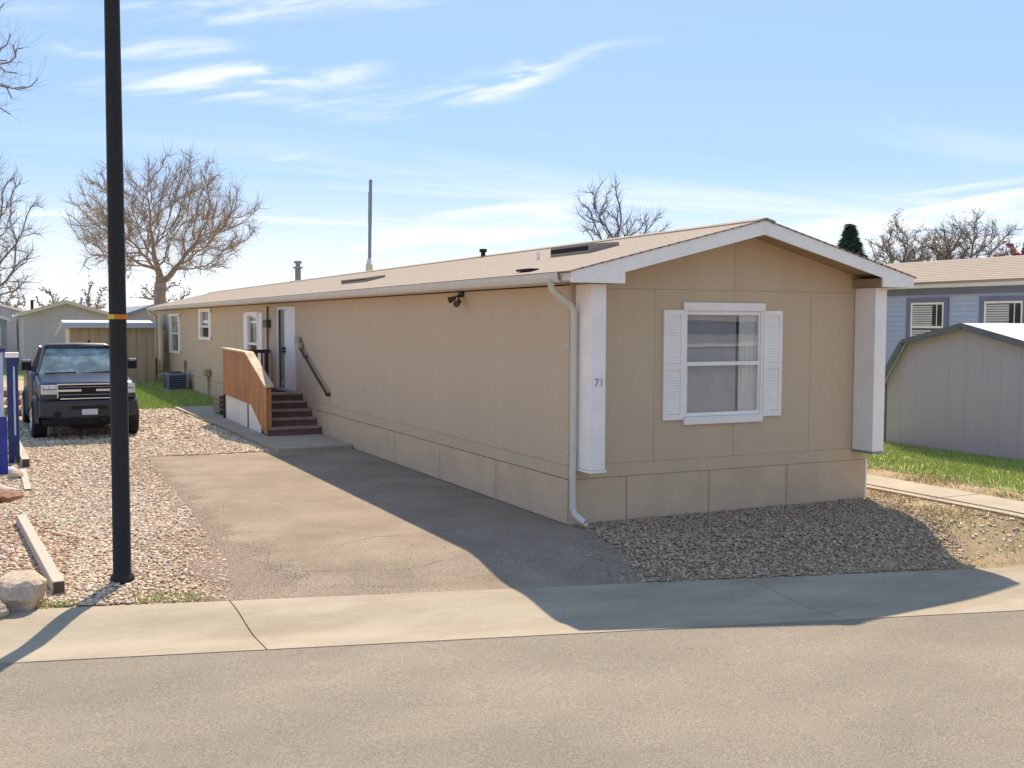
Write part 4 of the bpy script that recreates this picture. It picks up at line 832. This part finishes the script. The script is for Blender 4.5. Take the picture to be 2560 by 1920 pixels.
for i in range(13):
    xa, xb = -.44+2.94*i/13, -.44+2.94*(i+1)/13+.02; za, zb2 = 3.49+.71*i/13, 3.49+.71*(i+1)/13; y = y0-.3+(-.4 if i % 2 else 0)
    while y < y1+.3:
        a, b = max(y, y0-.3), min(y+.95, y1+.3); y += .96
        mb.prism([(xa, a, za+.002), (xa, a, za+.0085), (xb, a, zb2+.0075), (xb, a, zb2+.002)], (0, b-a, 0))
q = mb.build('shingle_courses', 'shingle', rb); q['kind'] = 'stuff'
for ya, yb in ((2.86, 3.88), (.7, 1.72), (-3.2, -2.2)):
    w = MB().box((-.05, ya-.13, 3.02), (-.013, yb+.13, 3.13)).box((-.05, ya-.13, 1.85), (-.013, ya-.005, 3.02)).box((-.05, yb+.005, 1.85), (-.013, yb+.13, 3.02)).box((-.06, ya-.16, 1.76), (-.013, yb+.16, 1.85)).build('window', 'bluetrim', bh)
    MB().box((-.035, ya, 1.85), (-.013, ya+.05, 3.02)).box((-.035, yb-.05, 1.85), (-.013, yb, 3.02)).box((-.035, ya+.05, 2.97), (-.013, yb-.05, 3.02)).box((-.035, ya+.05, 2.40), (-.013, yb-.05, 2.45)).box((-.030, (ya+yb)/2-.3, 2.45), (-.013, (ya+yb)/2-.28, 2.97)).build('sash_frame', 'white', w)
    bx((-.017, ya+.05, 2.45), (-.0125, yb-.05, 2.97), 'pane', 'darkglass', w); bx((-.017, ya+.05, 1.85), (-.0125, yb-.05, 2.40), 'pane', 'darkglass', w)
    for i in range(9): bx((-.024, ya+.36, 2.46+i*.055), (-.018, yb-.05, 2.50+i*.055), 'blind_slat', 'blind', w)
    for i in range(9): bx((-.024, ya+.36, 1.87+i*.055), (-.018, yb-.05, 1.91+i*.055), 'blind_slat', 'blind', w)
MB().box((.5, 4.9, 3.62), (.8, 5.3, 3.80)).build('roof_vent', 'greymetal', bh); MB().tube([(.9, -1.0, 3.7), (.9, -1.0, 3.95)], .08, 8).build('vent_pipe', 'dark', bh)
# gambrel shed, gable end facing our house
gs_ = thing('gambrel_shed', 'grey barn-roofed garden shed with white shingle top on the right lawn', 'shed', (10.4, 3.1, 0))
prof = [(2.02, .02), (2.02, 1.30), (1.42, 2.12), (0, 2.44), (-1.42, 2.12), (-2.02, 1.30), (-2.02, .02)]   # (y, z)
MB().prism([(0, y, z) for y, z in prof], (3.0, 0, 0)).build('wall', 'shedgrey', gs_)
for i in range(1, 10):
    y = -2.02+i*.404; zt2 = np.interp(abs(y), [0, 1.42, 2.02], [2.44, 2.12, 1.30])-.10; bx((-.003, y-.004, .05), (-.0008, y+.004, zt2), 'siding_batten', 'shedgrey', gs_)
ro = [(2.08, 1.22), (1.47, 2.13), (0, 2.47), (-1.47, 2.13), (-2.08, 1.22)]
for i in range(4):
    (ya, za), (yb, zb2) = ro[i], ro[i+1]; dv = Vector((0, yb-ya, zb2-za)).normalized(); nn = Vector((0, -dv.z, dv.y)); nn = nn if nn.z > 0 or (abs(nn.z) < .5 and nn.y*ya > 0) else -nn
    q = [Vector((-.14, ya, za)), Vector((-.14, yb, zb2)), Vector((-.14, yb, zb2))+nn*.05, Vector((-.14, ya, za))+nn*.05]
    MB().prism(q, (3.28, 0, 0)).build('roof_slope', 'shedtop' if i in (1, 2) else 'shedtop', gs_)
    q = [Vector((-.165, ya, za))-nn*.07, Vector((-.165, yb, zb2))-nn*.07, Vector((-.165, yb, zb2))+nn*.052, Vector((-.165, ya, za))+nn*.052]
    MB().prism(q, (.024, 0, 0)).build('rake_board', 'shedtrim', gs_)
bx((-.02, 1.98, .02), (-.0008, 2.05, 1.25), 'corner_trim', 'shedtrim', gs_); bx((-.02, -2.05, .02), (-.0008, -1.98, 1.25), 'corner_trim', 'shedtrim', gs_)

# house across the street, seen mirrored in the front window
oh = thing('facing_house', 'pale house across the street mirrored in the front window', 'house', (18, -21, 0), R(-15))
MB().box((-9, -6, -1.2), (9, 0, 2.6)).build('wall', 'greywall2', oh); MB().prism([(-9.4, .5, 2.6), (-9.4, -3, 3.8), (-9.4, -6.5, 2.6)], (18.8, 0, 0)).build('roof', 'shedgrey', oh)
bx((-9, .001, -1.2), (9, .03, .6), 'skirting', 'greywall', oh); bx((-9.2, .001, 1.62), (9.2, .05, 1.74), 'trim_band', 'white', oh)
for x in (-7.5, 3.5): w = MB().box((x, .001, 1.1), (x+1.2, .04, 2.2)).build('window', 'white', oh); bx((x+.08, .041, 1.18), (x+1.12, .045, 2.12), 'pane', 'darkglass', w)

# ------------------------------------------------------------------ trees
from mathutils.kdtree import KDTree
def bare_tree(name, label, base, crown_c, crown_r, seed, m, r0=.22, natt=900, step=.40, forks=1, twig=(3, .35, .9, .014), lead=None, rtip=.012, extra=None, cat='tree', group=None, kill=2.0, trunk_top=.25):
    r_ = np.random.default_rng(seed); base = np.array(base, float); cc = np.array(crown_c, float); cr = np.array(crown_r, float)
    A = r_.normal(size=(natt, 3)); A /= np.linalg.norm(A, axis=1)[:, None]; A *= r_.random((natt, 1))**(1/2.4)
    lc = r_.normal(size=(16, 3)); lc /= np.linalg.norm(lc, axis=1)[:, None]; lc *= r_.uniform(.45, .80, (16, 1)); lc[:, 2] = lc[:, 2]*.9+.05; lr = r_.uniform(.26, .50, 16)
    A = lc[r_.integers(0, 16, natt)] + A*lr[r_.integers(0, 16, natt)][:, None]*np.array([1, 1, 1.15]); A = cc+A*cr
    pos = [base]; par = [-1]; ztop = cc[2]-cr[2]*(1-trunk_top); p = base.copy()
    while p[2] < ztop:
        p = p+np.array([(cc[0]-base[0])*.04+r_.normal(0, .03), (cc[1]-base[1])*.04+r_.normal(0, .03), 1.0])*step; pos.append(p.copy()); par.append(len(pos)-2)
    alive = np.ones(len(A), bool); pos = [np.array(q) for q in pos]
    for it in range(130):
        if not alive.any(): break
        kd = KDTree(len(pos)); [kd.insert(q, i) for i, q in enumerate(pos)]; kd.balance()
        acc = {}
        for ai in np.nonzero(alive)[0]:
            co, i, dd = kd.find(A[ai])
            if dd < step*kill: alive[ai] = False; continue
            v = A[ai]-pos[i]; acc.setdefault(i, []).append(v/np.linalg.norm(v))
        if not acc: break
        for i, vs in acc.items():
            v = np.mean(vs, 0)+r_.normal(0, .2, 3)+np.array([0, 0, .10])
            if par[i] >= 0: dprev = pos[i]-pos[par[i]]; v = v+.55*dprev/np.linalg.norm(dprev)
            v /= np.linalg.norm(v)+1e-9; pos.append(pos[i]+v*step); par.append(i)
    N = len(pos); w = np.zeros(N); ch = [0]*N
    for i in range(N): 
        if par[i] >= 0: ch[par[i]] += 1
    for i in range(N-1, 0, -1):
        if ch[i] == 0: w[i] = 1.
        w[par[i]] += w[i]
    rad = rtip+(r0-rtip)*(w/w[0])**.66
    P0, P1, R0, R1 = [], [], [], []
    for i in range(1, N): P0.append(pos[par[i]]); P1.append(pos[i]); R0.append(rad[i] if par[i] > 0 and ch[par[i]] > 1 else rad[par[i]]); R1.append(rad[i])
    trunk_n = len(P0)
    nt_, l0, l1, tr = twig
    for i in range(1, N):
        if w[i] > 6: continue
        dv = pos[i]-pos[par[i]]; dv /= np.linalg.norm(dv)
        for k in range(nt_):
            v = dv*.75+r_.normal(0, .5, 3)+np.array([0, 0, .30]); v /= np.linalg.norm(v); ln = r_.uniform(l0, l1)
            s0 = pos[par[i]]+(pos[i]-pos[par[i]])*r_.random(); mid = s0+v*ln*.5; v2 = v+r_.normal(0, .25, 3)+np.array([0, 0, .15]); e = mid+v2*ln*.5
            P0 += [s0, mid]; P1 += [mid, e]; R0 += [tr, tr*.8]; R1 += [tr*.8, tr*.45]
    P0, P1, R0, R1 = map(np.array, (P0, P1, R0, R1))
    def tubes(sel, n):
        a, b, ra, rb = P0[sel], P1[sel], R0[sel], R1[sel]; d_ = b-a; d_ /= np.linalg.norm(d_, axis=1)[:, None]+1e-9
        ref = np.where(np.abs(d_[:, 2:3]) > .9, np.array([[1., 0, 0]]), np.array([[0, 0, 1.]])); u = np.cross(d_, ref); u /= np.linalg.norm(u, axis=1)[:, None]; v = np.cross(d_, u)
        an = np.arange(n)*2*math.pi/n; off = u[:, None]*np.cos(an)[None, :, None]+v[:, None]*np.sin(an)[None, :, None]
        V = np.concatenate([a[:, None]+off*ra[:, None, None], b[:, None]+off*rb[:, None, None]], 1)
        F = np.array([(j, (j+1) % n, n+(j+1) % n, n+j) for j in range(n)])[None]+(np.arange(len(a))*2*n)[:, None, None]
        return V.reshape(-1, 3)-base, F.reshape(-1, 4)
    t = thing(name, label, cat, tuple(base), 0, group)
    big = np.zeros(len(P0), bool); big[:trunk_n] = R0[:trunk_n] > r0*.42
    V, F = tubes(big, 8); bulk('trunk', V, F, m, t, smoothf=True)
    V, F = tubes(~big, 4); bulk('branches', V, F, m, t, smoothf=True)
    if extra:
        em, cnt, sz, nm = extra; idx = r_.integers(trunk_n, len(P0), cnt); q = P1[idx]+r_.normal(0, .035, (cnt, 3))-base
        a = r_.normal(size=(cnt, 3)); a /= np.linalg.norm(a, axis=1)[:, None]; b = np.cross(a, r_.normal(size=(cnt, 3))); b /= np.linalg.norm(b, axis=1)[:, None]; s_ = r_.uniform(.6, 1.3, (cnt, 1))*sz
        V = np.stack([q-a*s_, q+b*s_*.7, q+a*s_, q-b*s_*.7], 1).reshape(-1, 3); bulk(nm, V, np.arange(4*cnt).reshape(-1, 4), em, t)
    return t
bare_tree('bare_tree', 'broad bare tan-twigged tree behind the far end of the roof', (2.0, 51.6, 0), (2.25, 51.8, 7.7), (5.9, 5.0, 4.2), 3, 'bark_tan', r0=.33, natt=3000, step=.36, twig=(6, .35, 1.05, .0085), rtip=.010, trunk_top=.10, kill=1.5)
bare_tree('bare_tree', 'bare grey tree cut by the left photo edge', (-7.3, 33.5, 0), (-7.0, 33.5, 5.6), (2.6, 2.0, 3.2), 11, 'bark_grey', r0=.22, natt=2200, step=.28, twig=(5, .3, .8, .006), rtip=.008, kill=1.5)
bare_tree('bare_tree', 'near bare tree with only a few twigs showing at the upper left', (-8.6, 14.0, 0), (-7.5, 13.8, 8.1), (2.1, 2.0, 1.8), 12, 'bark_grey', r0=.17, natt=1500, step=.24, twig=(4, .25, .6, .003), rtip=.004, kill=1.6)
bare_tree('bare_tree', 'bare dark tree rising above the middle of the roof', (17.5, 27.4, 0), (17.6, 27.4, 6.6), (2.0, 2.0, 2.1), 21, 'bark_dark', r0=.17, natt=1000, step=.27, twig=(5, .25, .65, .006), rtip=.007, trunk_top=.0, kill=1.5)
bare_tree('budding_tree', 'bushy budding tree nearest the small conifer', (32.0, 25.8, 0), (32.0, 25.8, 5.4), (1.8, 1.5, 2.0), 31, 'bark_dark', r0=.17, natt=1100, step=.26, twig=(5, .2, .5, .007), rtip=.008, kill=1.5, extra=('bud', 9000, .028, 'buds'))
bare_tree('budding_tree', 'open budding tree with leaning limbs nearest the pink blossom', (35.2, 24.4, 0), (35.2, 24.4, 5.6), (2.5, 1.8, 2.2), 35, 'bark_dark', r0=.19, natt=1100, step=.26, twig=(5, .2, .5, .007), rtip=.008, kill=1.5, extra=('bud', 6000, .028, 'buds'))
bare_tree('budding_tree', 'middle budding tree of the three, its crown filling the gap between the others', (33.6, 24.9, 0), (33.6, 24.9, 5.4), (2.0, 1.5, 2.0), 37, 'bark_dark', r0=.17, natt=1000, step=.26, twig=(5, .2, .5, .007), rtip=.008, kill=1.5, extra=('bud', 8000, .028, 'buds'))
bare_tree('blossom_tree', 'pink blossoming tree top above the blue house roof', (45.4, 30.5, 0), (45.4, 30.5, 5.9), (2.4, 2.2, 1.2), 41, 'bark_dark', r0=.15, natt=300, step=.35, twig=(2, .25, .5, .012), extra=('pink', 4200, .09, 'blossom'))
for i, (x, y, zt_, rr_, lb) in enumerate([(-5.4, 112, 5.6, 2.6, 'hazy reddish treetop above the white roof'), (-.9, 106, 5.6, 1.8, 'small greenish treetop above the grey house ridge'), (2.6, 108, 5.9, 2.2, 'hazy twiggy treetop right of the grey house ridge'), (9.0, 100, 6.5, 3.2, 'distant yellowish treetop low beside the flue')]):
    bare_tree('distant_tree', lb, (x, y, 0), (x, y, zt_-1.6), (rr_, 2, 2.0), 50+i, 'bark_grey', r0=.2, natt=260, step=.5, twig=(3, .4, .9, .022), rtip=.02, extra=('bud', 900, .10, 'buds'), group='far trees beyond the houses')
# conifer
cf = thing('conifer', 'small dark conifer top beside the gable peak', 'tree', (30.0, 26.9, 0))
MB().tube([(0, 0, 0), (0, 0, 7.2)], [.14, .02], 8).build('trunk', 'bark_dark', cf)
r_ = np.random.default_rng(5); cnt = 12000; h = r_.random(cnt)**.8; z = 1.5+5.7*h; lay = .90+.10*np.sin(z*12); rad = (1-h)*3.1*lay*np.sqrt(r_.random(cnt))+.03; a = r_.uniform(0, 6.28, cnt)
q = np.stack([np.cos(a)*rad, np.sin(a)*rad, z-.25*rad], 1); dr_ = np.stack([np.cos(a), np.sin(a), np.full(cnt, -.25)], 1)*.22+r_.normal(0, .05, (cnt, 3)); sd = np.stack([-np.sin(a), np.cos(a), r_.normal(0, .5, cnt)], 1)*.035
V = np.stack([q-sd, q+dr_, q+sd], 1).reshape(-1, 3); bulk('needles', V, np.arange(3*cnt).reshape(-1, 3), 'needle', cf)
# mast
ms = thing('utility_mast', 'slender grey stepped mast rising behind the roof ridge', 'mast', (8.0, 32.0, 0))
MB().tube([(0, 0, 0), (0, 0, 4.95)], [.16, .15], 10).build('base_section', 'whiteroof', ms, smoothf=True); MB().tube([(0, 0, 4.95), (0, 0, 5.2)], [.15, .06], 10).build('base_cone', 'whiteroof', ms, smoothf=True)
MB().tube([(.02, 0, 5.2), (.04, 0, 6.6)], .075, 8).build('lower_section', 'mast', ms); MB().tube([(.04, 0, 6.6), (.06, 0, 8.0)], .085, 8).build('upper_section', 'mast', ms); MB().tube([(.07, 0, 8.0), (.08, 0, 8.52)], .075, 8).build('tip_section', 'mast', ms)
